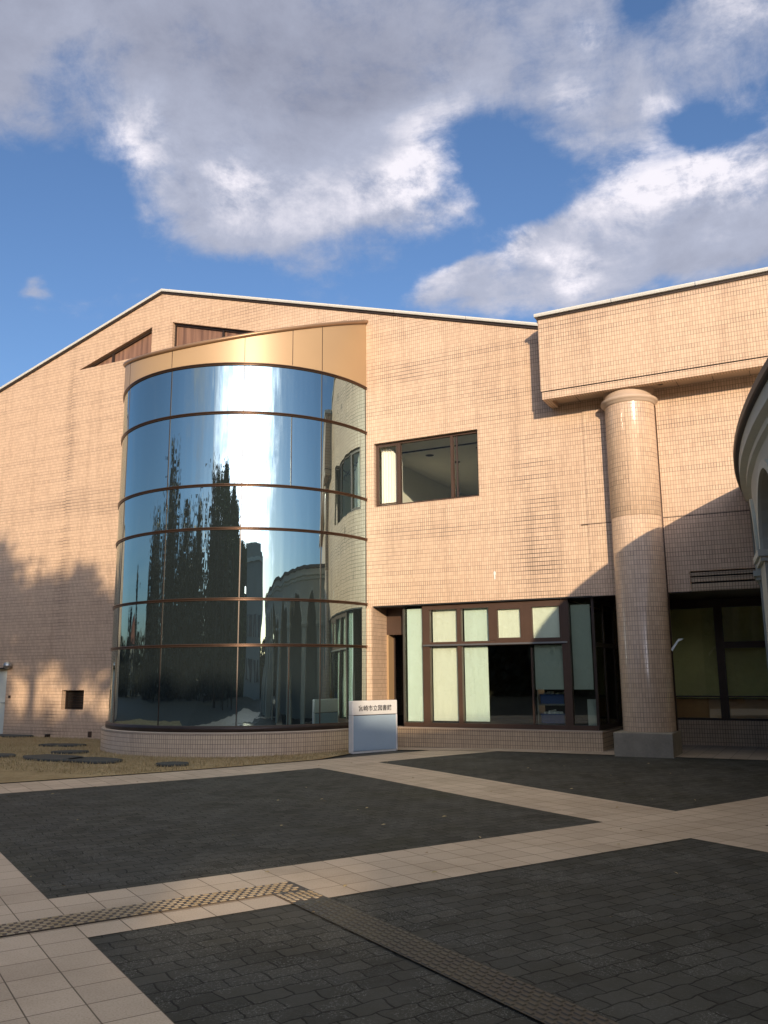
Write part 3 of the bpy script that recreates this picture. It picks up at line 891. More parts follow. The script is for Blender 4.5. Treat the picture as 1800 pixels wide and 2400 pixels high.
dm_ = MB(); dm_.box(-5.79, -5.765, YW - .006, YW - .001, 3.36, 3.52); dm_.box(-5.80, -5.755, YW - .008, YW - .001, 3.45, 3.50)
part(dm_, 'lime_drip', M['paper'])
# ---------------------------------------------------------------- upper window
def frame_rect(mb, x0, x1, z0, z1, y0, y1, w):
    mb.box(x0, x1, y0, y1, z0, z0 + w); mb.box(x0, x1, y0, y1, z1 - w, z1)
    mb.box(x0, x0 + w, y0, y1, z0 + w, z1 - w); mb.box(x1 - w, x1, y0, y1, z0 + w, z1 - w)
gy = YW + .13
uw = MB(); uw.face([(-8.46, gy, 5.10), (-6.08, gy, 5.10), (-6.08, gy, 6.48), (-8.46, gy, 6.48)])
uwo = part(uw, 'upper_window', clear_glass('upper_window_glass', (0.95, 0.97, 0.93), 0.02))
uf = MB(); frame_rect(uf, -8.477, -6.063, 5.083, 6.497, gy - .04, gy + .04, .045)
for x in (-7.91, -6.675): uf.box(x - .03, x + .03, gy - .05, gy + .04, 5.128, 6.452)
uf.box(-6.60, -6.57, gy + .01, gy + .05, 5.128, 6.452)
frame_rect(uf, -8.43, -7.945, 5.13, 6.45, gy - .055, gy - .042, .03)
ufo = uf.build('frame', M['brownframe']); ufo.parent = uwo
# the room behind it
rm = MB()
x0, x1, y0, y1, z0, z1 = -8.9, -4.9, YW + .24, YW + 6.5, 4.1, 6.56
for q in ([(x0, y0, z1), (x1, y0, z1), (x1, y1, z1), (x0, y1, z1)], [(x0, y0, z0), (x1, y0, z0), (x1, y1, z0), (x0, y1, z0)],
          [(x0, y1, z0), (x1, y1, z0), (x1, y1, z1), (x0, y1, z1)], [(x0, y0, z0), (x0, y1, z0), (x0, y1, z1), (x0, y0, z1)],
          [(x1, y0, z0), (x1, y1, z0), (x1, y1, z1), (x1, y0, z1)],
          [(x0, y0, z0), (x1, y0, z0), (x1, y0, 5.08), (x0, y0, 5.08)], [(x0, y0, 6.50), (x1, y0, 6.50), (x1, y0, z1), (x0, y0, z1)],
          [(x0, y0, 5.08), (-8.48, y0, 5.08), (-8.48, y0, 6.50), (x0, y0, 6.50)], [(-6.06, y0, 5.08), (x1, y0, 5.08), (x1, y0, 6.50), (-6.06, y0, 6.50)]):
    rm.face(q)
part(rm, 'upper_room', M['room_wall'])
rb = MB()
rb.box(-8.85, -4.95, YW + 1.15, YW + 1.19, 6.535, 6.559); rb.box(-5.9, -5.86, YW + .3, YW + 6.4, 6.535, 6.559)
part(rb, 'ceiling_track', M['room_dark'])
for (x, y) in ((-7.9, YW + 1.7), (-7.6, YW + 2.6), (-7.0, YW + 3.2), (-6.6, YW + 1.6), (-7.1, YW + 4.4)):
    dl = MB(); dl.lathe(x, y, [(.001, 6.548), (.09, 6.548), (.10, 6.556)], n=16)
    part(dl, 'ceiling_downlight', M['room_dark'])
cu = MB()
px = None
for k in range(30):
    x = -8.42 + k * .0165; y = gy + .12 + .035 * math.sin(k * 1.7) + .1 * (k / 30)
    if px: cu.face([(px[0], px[1], 5.10), (x, y, 5.10), (x, y, 6.44 - .35 * sst(.35, 1, k / 30)), (px[0], px[1], 6.44 - .35 * sst(.35, 1, (k - 1) / 30))], sm=True)
    px = (x, y)
cuo = part(cu, 'curtain', M['curtain'])

# ---------------------------------------------------------------- projecting block with the column
CY0 = 15.47
cb = MB()
XR = 9.0
cb.face([(-4.48, CY0, 6.85), (XR, CY0, 6.85), (XR, CY0, 8.35), (-4.48, CY0, 8.35)])
cb.face([(-4.48, CY0, 6.85), (-4.48, YW + .02, 6.85), (-4.48, YW + .02, 8.35), (-4.48, CY0, 8.35)])
cbo = part(cb, 'projecting_block', M['tile'])
lip = MB()
lip.box(-4.465, XR, CY0 + .015, CY0 + .16, 6.69, 6.832)
lip.box(-4.465, -4.32, CY0 + .16, YW + .01, 6.69, 6.832)
lo_ = lip.build('tile_lip', M['tile']); lo_.parent = cbo
gv = MB(); gv.box(-4.45, XR, CY0 + .03, CY0 + .15, 6.828, 6.852); gv.box(-4.45, -4.34, CY0 + .15, YW, 6.828, 6.852)
gvo = gv.build('drip_groove', M['black']); gvo.parent = cbo
sf = MB()
sf.box(-4.32, XR, CY0 + .16, 18.2, 6.76, 6.80)
sfo = sf.build('soffit', M['soffit']); sfo.parent = cbo
for i in range(8):
    sj = MB(); sj.box(-3.9 + i * .62, -3.89 + i * .62, CY0 + .16, YW, 6.756, 6.761)
    sjo = sj.build('soffit_joint', M['darkbronze']); sjo.parent = cbo
for (x, y) in ((-2.32, 15.85), (-4.0, 15.75)):
    sl = MB(); sl.lathe(x, y, [(.001, 6.752), (.045, 6.752), (.055, 6.758)], n=16)
    slo = sl.build('soffit_vent', M['darkbronze']); slo.parent = cbo
cc = MB(); coping(cc, (-4.54, CY0, 8.40), (XR, CY0, 8.40), 9)
cc.box(-4.56, -4.40, CY0 + .2, YW + 1, 8.352, 8.448)
cco = cc.build('block_coping', M['coping']); cco.parent = cbo
cgp = MB(); cgp.box(-4.50, XR, CY0 - .022, CY0 - .002, 8.315, 8.35)
cgo = cgp.build('coping_shadow_gap', M['darkbronze']); cgo.parent = cbo
ctop = MB(); ctop.face([(-4.48, CY0 + .02, 8.36), (XR, CY0 + .02, 8.36), (XR, YB, 8.36), (-4.48, YB, 8.36)])
cto = ctop.build('block_roof', M['concrete']); cto.parent = cbo

# wall under the block
uwl = MB()
YU = YW - .02
uwl.face([(-3.86, YU, 2.93), (-2.09, YU, 2.93), (-2.09, YU, 6.76), (-3.86, YU, 6.76)])
uwl.face([(-2.09, YU, 3.29), (XR, YU, 3.29), (XR, YU, 6.76), (-2.09, YU, 6.76)])
uwl.face([(-3.86, YU, 2.93), (-3.86, YW + .01, 2.93), (-3.86, YW + .01, 6.76), (-3.86, YU, 6.76)])
part(uwl, 'upper_wall', M['tile'])
for (z0, z1) in ((3.205, 3.262), (3.095, 3.175), (2.93, 3.06)):
    s = MB(); s.box(-2.085, XR, YU + .03, YU + .10, z0, z1)
    part(s, 'shutter_box', M['tile_plinth'])
sbk = MB(); sbk.box(-2.08, XR, YU + .10, YU + .12, 2.93, 3.29); part(sbk, 'slot_back', M['black'])
jt = MB(); jt.box(-4.0, XR, YU - .0015, YU + .002, 4.292, 4.306); part(jt, 'movement_joint', M['darkbronze'])

# round column
cm = empty_col = MB()
KX, KY, KR = -2.94, 16.02, .452
cm.lathe(KX, KY, [(KR, .50), (KR, 4.29), (KR - .006, 4.295), (KR - .006, 4.305), (KR, 4.31), (KR, 6.50)], 0, 360, 96)
cmo = part(cm, 'round_column', M['tile_col'])
cap = MB(); cap.lathe(KX, KY, [(KR - .01, 6.44), (KR + .02, 6.445), (KR + .025, 6.47), (KR + .055, 6.495), (KR + .072, 6.51), (KR + .072, 6.55), (KR + .055, 6.562), (KR + .015, 6.57), (KR + .01, 6.765)], 0, 360, 72)
capo = cap.build('capital', M['soffit']); capo.parent = cmo
bs = MB()
bs.box(-3.45, -2.46, 15.42, 16.35, -.1, .50)
bso = bs.build('column_base', M['granite']); bso.parent = cmo
bevel(bso, .015, 2)
dp = MB(); dp.tube([(KX + .45, KY + .12, .5), (KX + .45, KY + .12, 6.5)], .018, 8); dp.tube([(KX - .452, KY + .10, .5), (KX - .452, KY + .10, 6.5)], .012, 8)
dpo = dp.build('downpipe', M['brownframe']); dpo.parent = cmo
fl = MB()
fl.face([(-2.45, 15.80, 1.90), (-2.43, 15.80, 1.94), (-2.31, 15.77, 2.085), (-2.22, 15.77, 2.085), (-2.27, 15.77, 2.05), (-2.31, 15.77, 2.04), (-2.43, 15.80, 1.87)])
flo = fl.build('bracket_sign', M['paper'])
flo.modifiers.new('thick', 'SOLIDIFY').thickness = .02
flo.parent = cmo
flo['label'] = 'small white angled plate sticking out of the right side of the column'

# ---------------------------------------------------------------- left glazed bay under the wall
YG = 16.30
bay = MB()
bayx = (-7.86, -3.90)
bay.box(bayx[0] + .01, bayx[1] - .01, YG, YG + .006, .46, 2.92)
bay_o = part(bay, 'glazed_bay', M['glass'])
bs_ = MB(); bs_.box(bayx[1] - .012, bayx[1] - .006, YG + .02, 18.2, .46, 2.92)
bso2 = bs_.build('side_glass', M['glass_dark']); bso2.parent = bay_o
bf = MB()
fy0, fy1 = YG - .05, YG + .05
for (a, b) in ((-7.43, -7.27), (-6.66, -6.57), (-4.51, -4.36)): bf.box(a, b, fy0, fy1, .55, 2.90)
bf.box(-5.27, -5.11, fy0, fy1, 2.08, 2.90)
for (a, b) in ((-5.98, -5.84), ): bf.box(a, b, fy0, fy1, 2.16, 2.90)
bf.box(-5.14, -5.11, fy0 + .02, fy1, .55, 2.0)
bf.box(-7.87, -3.90, fy0, fy1, .46, .55)                       # sill
bf.box(-7.43, -4.36, fy0 - .003, fy1, 2.815, 2.93)
bf.box(-7.43, -4.36, fy0 - .012, fy1, 2.065, 2.155)
frame_rect(bf, -5.84, -5.27, 2.155, 2.815, fy0 - .006, fy1 - .004, .05)
frame_rect(bf, -5.11, -4.51, 2.155, 2.815, fy0 - .006, fy1 - .004, .03)
bfo = bf.build('frame', M['brownframe']); bfo.parent = bay_o
tl = MB(); tl.box(-7.40, -4.40, fy0 - .045, fy0 - .013, 2.075, 2.105)
tlo = tl.build('transom_rail', M['steel']); tlo.parent = bay_o
bc = MB(); bc.box(-3.93, -3.88, YG - .02, YG + .03, .46, 2.92)
for y in (17.05, 17.9): bc.box(-3.93, -3.89, y, y + .08, .46, 2.92)
bc.box(-3.93, -3.89, YG + .03, 18.2, 2.0, 2.08)
bc.box(-3.93, -3.89, YG + .03, 18.2, .46, .55)
bc.box(-3.93, -3.89, YG + .03, 18.2, 2.84, 2.92)
bco = bc.build('corner_frame', M['darkbronze']); bco.parent = bay_o
def blind(x0, x1, z0, z1, mat, y=YG + .085, lab=None):
    b = MB(); b.box(x0, x1, y, y + .006, z0, z1)
    b.box(x0, x1, y - .006, y + .012, z0 - .015, z0 + .004)
    o = b.build('blind', mat); o.parent = bay_o
    if lab: o['label'] = lab
    return o
blind(-7.84, -7.44, .58, 2.86, M['blind'], lab='tall pale green blind at the left end of the bay')
blind(-7.25, -6.68, 2.16, 2.86, M['blind_warm'])
blind(-6.55, -5.97, 2.16, 2.86, M['blind'])
blind(-5.79, -5.32, 2.20, 2.77, M['blind_warm'], YG + .012)
blind(-5.10, -4.53, 2.18, 2.80, M['blind_warm'], YG + .014)
blind(-7.26, -6.67, .60, 2.05, M['blind_warm'])
blind(-6.56, -6.06, .60, 2.05, M['blind'])
blind(-5.10, -4.52, 1.22, 2.05, M['blind_grey'])
blind(-4.35, -3.98, 1.22, 2.80, M['blind_grey'])
bp = MB(); bp.box(-4.17, -3.98, YG + .30, YG + .34, .50, 1.02)
bpo = bp.build('white_panel', M['blind_grey']); bpo.parent = bay_o
# interior
ib = MB()
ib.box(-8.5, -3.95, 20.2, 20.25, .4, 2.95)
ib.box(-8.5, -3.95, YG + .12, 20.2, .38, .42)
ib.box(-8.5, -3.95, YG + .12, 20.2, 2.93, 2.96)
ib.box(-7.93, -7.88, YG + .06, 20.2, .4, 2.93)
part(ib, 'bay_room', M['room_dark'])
# recess to the left of the bay
rc = MB()
rc.box(-8.56, -7.90, 17.6, 17.65, 0, 2.95)
rc.box(-8.56, -7.88, YW + .66, 17.6, 2.36, 2.95)
part(rc, 'recess_wall', M['brownframe'])
rg = MB(); rg.box(-8.56, -8.50, YW + .662, 17.1, .4, 2.36)
part(rg, 'gold_side_panel', M['gold'])
rh = MB(); rh.box(-8.50, -8.46, YW + .68, 17.05, .86, .89); rh.box(-8.50, -8.47, 17.06, 17.10, .4, 2.36)
part(rh, 'door_rail', M['darkbronze'])
# soffit over the recesses
so2 = MB(); so2.face([(-8.54, YW, 2.945), (XR, YW, 2.945), (XR, 20.3, 2.945), (-8.54, 20.3, 2.945)])
part(so2, 'recess_soffit', M['darkbronze'])
lb = MB(); lb.box(-8.52, -2.09, YW + .012, YW + .05, 2.915, 2.943); part(lb, 'lintel_trim', M['black'])
# plinths
pp = MB(); pp.box(-8.60, -3.81, YW - .012, YW + .60, -.2, .44); pp.box(-3.83, -3.812, YW + .6, 18.25, -.2, .44); pp.box(-7.9, -3.83, YW + .6, 18.25, .40, .438)
part(pp, 'bay_plinth', M['tile_plinth'])
pcc = MB(); pcc.box(-8.55, -3.80, YW - .022, YW + .15, .441, .462)
part(pcc, 'plinth_cap', simple('bay_plinth_cap', (.50, .38, .28), .5))
# right bay
YR = 17.5
p2 = MB(); p2.box(-3.81, XR, 18.25, 18.6, -.2, .58)
p2.box(-3.81, XR, 18.6, 18.65, -.2, 3.0)
part(p2, 'rear_plinth', M['tile_plinth'])
rg2 = MB(); rg2.box(-3.81, XR, 18.40, 18.41, .60, 2.93)
rgo = part(rg2, 'rear_glazing', M['glass'])
ry = MB(); ry.box(-3.8, XR, 18.55, 18.56, 1.0, 2.93); ryo = ry.build('yellowed_backing', M['room_yellow']); ryo.parent = rgo
rr = MB(); rr.box(-3.8, XR, 18.53, 18.54, .58, .98); rro = rr.build('brown_dado', M['brown_board']); rro.parent = rgo
rfm = MB()
for x in (-3.8, -1.98, .2, 2.4): rfm.box(x, x + .15, 18.32, 18.42, .58, 2.94)
rfm.box(-1.98, XR, 18.33, 18.415, 1.97, 2.10); rfm.box(-3.8, XR, 18.33, 18.415, 2.78, 2.94); rfm.box(-3.8, XR, 18.33, 18.415, .55, .62)
rfm.box(-3.8, XR, 18.36, 18.408, 1.02, 1.05)
rfo = rfm.build('frame', M['darkbronze']); rfo.parent = rgo

# ---------------------------------------------------------------- left-hand wall fittings
dr_ = MB(); dr_.box(DX0, DX1, YW + .07, YW + .11, .05, 1.74)
dro = part(dr_, 'service_door', M['doorpaint'])
dh = MB(); dh.box(DX0 - .1, DX1 + .02, YW - .10, YW - .003, 1.745, 1.775)
dho = dh.build('door_hood', M['black']); dho.parent = dro
dn = MB(); dn.tube([(-19.68, YW + .07, .86), (-19.68, YW + .02, .86), (-19.80, YW + .02, .86)], .012, 8)
dno = dn.build('door_handle', M['steel']); dno.parent = dro
wl = MB(); wl.lathe(-19.48, YW - .10, [(.001, 1.75), (.07, 1.76), (.105, 1.80), (.11, 1.85), (.08, 1.91), (.001, 1.93)], n=24)
wlo = part(wl, 'wall_lamp', M['steel'])
wa = MB(); wa.tube([(-19.48, YW, 1.86), (-19.48, YW - .06, 1.86)], .03, 10); wa.lathe(-19.48, YW - .10, [(.112, 1.78), (.118, 1.79), (.112, 1.80)], n=24)
wao = wa.build('lamp_bracket', M['black']); wao.parent = wlo
vt = MB(); vt.box(-17.46, -16.73, YW + .14, YW + .19, .73, 1.17)
vto = part(vt, 'wall_vent', M['black'])
vs = MB()
for i in range(7):
    z = .76 + i * .062
    vs.face([(-17.44, YW + .135, z + .03), (-16.75, YW + .135, z + .03), (-16.75, YW + .10, z), (-17.44, YW + .10, z)])
frame_rect(vs, -17.478, -16.712, .712, 1.188, YW + .08, YW + .13, .02)
vso = vs.build('vent_louvre', M['darkbronze']); vso.parent = vto
mt = MB(); mt.box(-16.47, -16.37, YW - .08, YW - .052, .05, .19); part(mt, 'meter_box', M['brownframe'])
jb = MB(); jb.box(-19.46, -19.40, YW - .03, YW - .002, .98, 1.05); part(jb, 'switch_box', M['darkbronze'])
tp = MB(); tp.box(-17.98, -17.85, YW - .06, YW - .002, .02, .09); tp.tube([(-17.91, YW - .03, .08), (-17.91, YW - .1, .07), (-17.91, YW - .11, .02)], .015, 8)
part(tp, 'garden_tap', M['darkbronze'])

# ------------------------------------------------------------------ sign board
sg = empty('sign_board', 'low pale blue metal sign board with white name strip in front of the library', 'sign')
A = Vector((-8.19, 14.63)); B = Vector((-7.72, 15.61))
L = (B - A).length; ang = math.atan2(B.y - A.y, B.x - A.x)
zg = gh(A.x, A.y)
sg.location = (A.x, A.y, zg); sg.rotation_euler = (0, 0, ang)
k = .975
s1 = MB(); s1.box(.02, L - .02, 0, .10, .035, .715 * k); o = s1.build('panel', M['sign'], sg); bevel(o, .008)
s2 = MB(); s2.box(0, L, -.012, .112, .725 * k, 1.0 * k); o = s2.build('header', M['sign_head'], sg); bevel(o, .012)
s3 = MB(); s3.box(0, .028, -.01, .11, 0, .722 * k); s3.box(L - .028, L, -.01, .11, 0, .722 * k); s3.box(.028, L - .028, .0, .1, .0, .03); s3.build('frame', M['sign_head'], sg)
s4 = MB(); s4.box(.01, L - .01, .0, .1, .713 * k, .727 * k); s4.build('joint_line', M['ink'], sg)
tcu = bpy.data.curves.new('lettering', 'FONT')
tcu.body = '\u5bae\u5d0e\u5e02\u7acb\u56f3\u66f8\u9928'
tcu.size = .115; tcu.extrude = .002; tcu.align_x = 'CENTER'; tcu.align_y = 'CENTER'; tcu.offset = .0012
to = bpy.data.objects.new('lettering_tmp', tcu)
col.objects.link(to)
bpy.context.view_layer.update()
dg = bpy.context.evaluated_depsgraph_get()
me = bpy.data.meshes.new_from_object(to.evaluated_get(dg))
bpy.data.objects.remove(to)
lt = bpy.data.objects.new('lettering', me)
me.materials.clear(); me.materials.append(M['ink'])
me.transform(Matrix.Translation((L * .50, -.0145, .845 * k)) @ Matrix.Rotation(R(90), 4, 'X'))
col.objects.link(lt); lt.parent = sg

# ------------------------------------------------------------------ book return crates inside the bay
def crate(z, label):
    c = empty('plastic_crate', label, 'crate', (-5.08, YG + .30, z), 0, 'blue crates behind the bay glass')
    m = MB(); m.box(0, .46, 0, .02, 0, .18); m.box(0, .46, .33, .35, 0, .18); m.box(0, .02, .02, .33, 0, .18); m.box(.44, .46, .02, .33, 0, .18); m.box(.02, .44, .02, .33, 0, .01)
    m.box(-.012, .472, -.012, 0, .155, .18)
    m.build('tub', M['bluebin'], c)
    q = MB()
    for i in range(9):
        mm = Matrix.Translation((.05 + .042 * i, .06 + .02 * (i % 3), .14)) @ Matrix.Rotation(random.uniform(-.3, .3), 4, 'Y') @ Matrix.Rotation(random.uniform(-.4, .4), 4, 'Z')
        q.box(0, .035, 0, .2, 0, random.uniform(.06, .10), mm)
    q.build('papers', M['paper'], c)
crate(.56, 'lower dark blue plastic crate full of papers behind the bay glass')
crate(.93, 'upper dark blue plastic crate full of papers behind the bay glass')
shf = MB()
for z in (.53, .90): shf.box(-5.12, -4.55, YG + .28, YG + .70, z, z + .02)
for x in (-5.14, -4.55): shf.box(x, x + .02, YG + .28, YG + .70, .42, 1.25)
tag(shf.build('crate_rack', M['steel']), 'steel rack holding two blue crates inside the glazed bay', 'rack')

# ------------------------------------------------------------------ curved arcade on the right
arc = empty('arcade_building', 'pale rendered curved arcade with round arches at the right edge', 'building')
CZ = 4.75
pitch = 2.63; hw = .90; spring = 3.10
face_r = AR - .22; in_r = face_r - .45
def P3(r, s, z):
    x, y = arcp(r, s); return (x, y, z)
aw = MB()
S_END = 40.0
centres = [1.95 + pitch * i for i in range(14)]
def seg_wall(r, s0, s1, zb0, zb1, z1):
    aw.face([P3(r, s0, zb0), P3(r, s1, zb1), P3(r, s1, z1), P3(r, s0, z1)], sm=False)
prev = -.25
for c in centres:
    a, b = c - hw, c + hw
    for r in (face_r, in_r):
        seg_wall(r, prev, a, -.1, -.1, 4.5)
        N = 16
        for k in range(N):
            t0, t1 = math.pi - math.pi * k / N, math.pi - math.pi * (k + 1) / N
            p0, p1 = (c + hw * math.cos(t0), spring + hw * math.sin(t0)), (c + hw * math.cos(t1), spring + hw * math.sin(t1))
            seg_wall(r, p0[0], p1[0], p0[1], p1[1], 4.5)
    for k in range(16):
        t0, t1 = math.pi - math.pi * k / 16, math.pi - math.pi * (k + 1) / 16
        q0 = (c + hw * math.cos(t0), spring + hw * math.sin(t0)); q1 = (c + hw * math.cos(t1), spring + hw * math.sin(t1))
        aw.face([P3(face_r, *q0), P3(face_r, *q1), P3(in_r, *q1), P3(in_r, *q0)])
    for s_ in (a, b):
        aw.face([P3(face_r, s_, -.1), P3(in_r, s_, -.1), P3(in_r, s_, spring), P3(face_r, s_, spring)])
    prev = b
part(aw, 'arcade_wall', M['render'], arc)
for c in centres:
    ah = MB()
    N = 20
    for (ra, rb, pr) in ((hw - .005, hw + .10, .045),):
        for k in range(N):
            t0, t1 = math.pi * k / N, math.pi * (k + 1) / N
            P = lambda rr, t, r: P3(r, c + rr * math.cos(t), spring + rr * math.sin(t))
            f0 = face_r + pr
            ah.face([P(ra, t0, f0), P(ra, t1, f0), P(rb, t1, f0), P(rb, t0, f0)])
            ah.face([P(rb, t0, f0), P(rb, t1, f0), P(rb, t1, face_r), P(rb, t0, face_r)])
            ah.face([P(ra, t0, f0), P(ra, t1, f0), P(ra, t1, face_r), P(ra, t0, face_r)])
    part(ah, 'arch_moulding', M['render_trim'], arc)
for c in [x - pitch / 2 for x in centres] + [centres[-1] + pitch / 2]:
    cpm = MB()
    h2 = pitch / 2 - hw
    for (e, z0, z1) in ((.05, 2.95, 3.01), (.085, 3.01, 3.10)):
        P = [P3(face_r + e, c - h2 - e, 0), P3(face_r + e, c + h2 + e, 0), P3(in_r - e, c + h2 + e, 0), P3(in_r - e, c - h2 - e, 0)]
        lo = [(x, y, z0) for x, y, _ in P]; hi = [(x, y, z1) for x, y, _ in P]
        cpm.face(hi); cpm.face(lo[::-1])
        for k2 in range(4): cpm.face([lo[k2], lo[(k2 + 1) % 4], hi[(k2 + 1) % 4], hi[k2]])
    part(cpm, 'pier_capital', M['render_trim'], arc)
def arc_sweep(mb, prof, s0=-.25, s1=S_END - 2, n=110):
    for k in range(n):
        a = s0 + (s1 - s0) * k / n; b = s0 + (s1 - s0) * (k + 1) / n
        for (r0, z0), (r1, z1) in zip(prof, prof[1:]):
            mb.face([P3(r0, a, z0), P3(r0, b, z0), P3(r1, b, z1), P3(r1, a, z1)], sm=False)
    for s_ in (s0, s1): mb.face([P3(r, s_, z) for r, z in prof])
co = MB(); arc_sweep(co, [(face_r - .02, 4.30), (face_r + .06, 4.34), (face_r + .06, 4.42), (face_r + .15, 4.46), (face_r + .15, 4.64), (face_r - .3, 4.64)])
part(co, 'cornice', M['render_trim'], arc)
co2 = MB(); arc_sweep(co2, [(face_r - .3, 4.645), (face_r + .20, 4.645), (AR, 4.66), (AR, CZ), (face_r - .3, CZ), (face_r - .6, CZ)])
part(co2, 'cornice_flashing', M['render_dark'], arc)
rr_ = MB(); arc_sweep(rr_, [(face_r - .5, 4.60), (21.0, 4.60), (21.0, -.1)])
part(rr_, 'arcade_rear_wall', M['render'], arc)

# ------------------------------------------------------------------ what stands behind the camera (seen in the mirror glass, casts the shade)
sh = Vector((math.sin(SUN_AZ), math.cos(SUN_AZ)))          # horizontal direction to the sun
pu = Vector((.866, .5))                                     # across the sun
def along(u, dist):                                        # a point: across coordinate u, dist metres sunward of the library wall foot
    base = pu * u + sh * 0
    o = Vector((0, 16.15)); uo = o.dot(pu)
    p = o + pu * (u - uo)
    return p + sh * dist
LOWTOP = .55 + (44 + .577 * 6.1) * math.tan(SUN_EL)
def wallrun(u, dist):            # run of the sun ray from a wall point with across-coordinate u to a thing at that distance
    return dist - .577 * (u - 8.075)
tw = empty('grey_tower', 'tall blank grey concrete block with a chamfered corner, mirrored in the drum', 'building')
def slab(mb, u0, u1, d0, d1, z0, z1):
    P = [along(u0, d0), along(u1, d0), along(u1, d1), along(u0, d1)]
    lo = [(p.x, p.y, z0) for p in P]; hi = [(p.x, p.y, z1) for p in P]
    mb.face(lo[::-1]); mb.face(hi)
    for k in range(4): mb.face([lo[k], lo[(k + 1) % 4], hi[(k + 1) % 4], hi[k]])
t_ = MB()
slab(t_, .5, 10.5, 56, 70, -.1, 13.1)
part(t_, 'tower_wall', M['towerwall'], tw)
t2 = MB(); slab(t2, 10.5, 12.5, 57, 70, -.1, 12.2); part(t2, 'chamfered_wing', M['towerwall'], tw)
t3 = MB(); slab(t3, .18, 9, 44, 52, -.1, LOWTOP); part(t3, 'low_wing', M['towerwall'], tw)
t3 = MB(); slab(t3, .18, 9, 43.8, 44, LOWTOP - .8, LOWTOP - .5); part(t3, 'string_course', M['render_trim'], tw)
for r_ in range(2):
    for i in range(4):
        t4 = MB(); slab(t4, 1.2 + i * 2.0, 2.2 + i * 2.0, 43.9, 43.98, 1.2 + r_ * 3.2, 2.8 + r_ * 3.2)
        part(t4, 'window', M['towerglass'], tw)

def crown(mb, rnd, n, h0, h1, rad, size, droop=0.0, gaps=()):
    """leaf clumps in a crown; rad(t) gives radius at height fraction t"""
    nb = max(8, n // 45)
    cl = []
    sp = [(0, 0, 1.0)]
    if droop:
        for k in range(7):
            a = rnd.uniform(0, 6.28); q = rnd.uniform(.35, .8)
            sp.append((rad(0) * q * math.cos(a), rad(0) * q * math.sin(a), rnd.uniform(.55, .86) - q * .1))
    for i in range(nb):
        t = rnd.random() ** .85
        ox, oy, hs_ = sp[rnd.randrange(len(sp))] if droop else sp[0]
        z = h0 + (h1 - h0) * t * hs_
        r = rad(t) * math.sqrt(rnd.random()) * (.42 if droop else .95)
        a = rnd.uniform(0, 2 * math.pi)
        cl.append((ox + r * math.cos(a), oy + r * math.sin(a), z, rnd.uniform(.5, 1.2)))
    for i in range(n):
        c = cl[rnd.randrange(nb)]
        s = c[3] * size * 3.2
        p = Vector((c[0] + rnd.gauss(0, s * .55), c[1] + rnd.gauss(0, s * .55), c[2] + rnd.gauss(0, s * (1.1 if droop else .6))))
        if p.z > h1 + .6 or p.z < h0 - 1.2: continue
        d = Vector((rnd.gauss(0, 1), rnd.gauss(0, 1), rnd.gauss(0, 1) - droop)).normalized()
        e = d.cross(Vector((rnd.gauss(0, 1), rnd.gauss(0, 1), rnd.gauss(0, 1)))).normalized()
        L_ = size * rnd.uniform(.6, 1.3); W = size * rnd.uniform(.25, .5)
        mb.face([p, p + d * L_ * .5 + e * W, p + d * L_, p + d * L_ * .5 - e * W])
def limbs(mb, rnd, h0, h1, rad, r0):
    mb.tube([(0, 0, -.1), (.05, .02, h0), (.0, .08, (h0 + h1) * .5), (.05, 0, h1 * .97)], [r0, r0 * .8, r0 * .45, .04], 8)
    for i in range(14):
        t = i / 14
        z = h0 + (h1 - h0) * t * .85
        a = rnd.uniform(0, 6.28); r = rad(min(1, t + .12)) * .8
        mb.tube([(0, 0.04, z - .4), (r * .5 * math.cos(a), r * .5 * math.sin(a), z + r * .35), (r * math.cos(a), r * math.sin(a), z + r * .9)], [r0 * .3 * (1 - t * .6), r0 * .18 * (1 - t * .6), .015], 5)
def tree(x, y, h, r, kind, label, seed, n=3200, h0=None, size=.28, group='trees across the plaza mirrored in the drum'):
    rnd = random.Random(seed)
    t = empty(kind, label, 'tree', (x, y, 0), 0, group)
    if kind == 'poplar_tree':
        f = lambda q: r * (1.0 - q) ** .62; h0 = h0 or 1.2
    elif kind == 'cypress_tree':
        f = lambda q: r * (1.0 - q) ** .8; h0 = h0 or .4
    else:
        f = lambda q: r * math.sqrt(max(.05, 1 - (2 * q - .85) ** 2 * .8)); h0 = h0 or h * .28
    m = MB(); limbs(m, rnd, h0, h, f, max(.12, h * .018)); m.build('trunk', M['bark'], t)
    c = MB(); crown(c, rnd, n, h0, h, f, size, droop=.8 if kind == 'poplar_tree' else 0)
    c.build('crown', M['leaf_dark'] if kind != 'broadleaf_tree' else M['leaf_green'], t, merge=False)
    return t
def polar(az, dist):            # from the drum: azimuth from -Y towards +X
    return (-11.5 + dist * math.sin(R(az)), 13.2 - dist * math.cos(R(az)))
grove = [(-36, 44, 17.8, 8.0, 'tallest poplar of the grove, pointed top, left in the drum reflection'),
         (-50, 46, 13.0, 7.5, 'poplar at the left flank of the reflected grove, lower and leaning'),
         (-20, 45, 13.4, 7.5, 'slim poplar between the two tallest ones in the reflection'),
         (-8, 43, 13.2, 6.5, 'middle poplar with a ragged top in the reflected grove'),
         (4, 44, 16.6, 6.0, 'second tallest poplar with a rounded top in the reflected grove'),
         (14, 45, 13.6, 5.4, 'poplar at the right end of the reflected grove beside the tower')]
for i, (az, dist, h, r, lab) in enumerate(grove):
    x, y = polar(az, dist)
    tree(x, y, h, r, 'poplar_tree', lab, 100 + i, n=13000, size=.62)
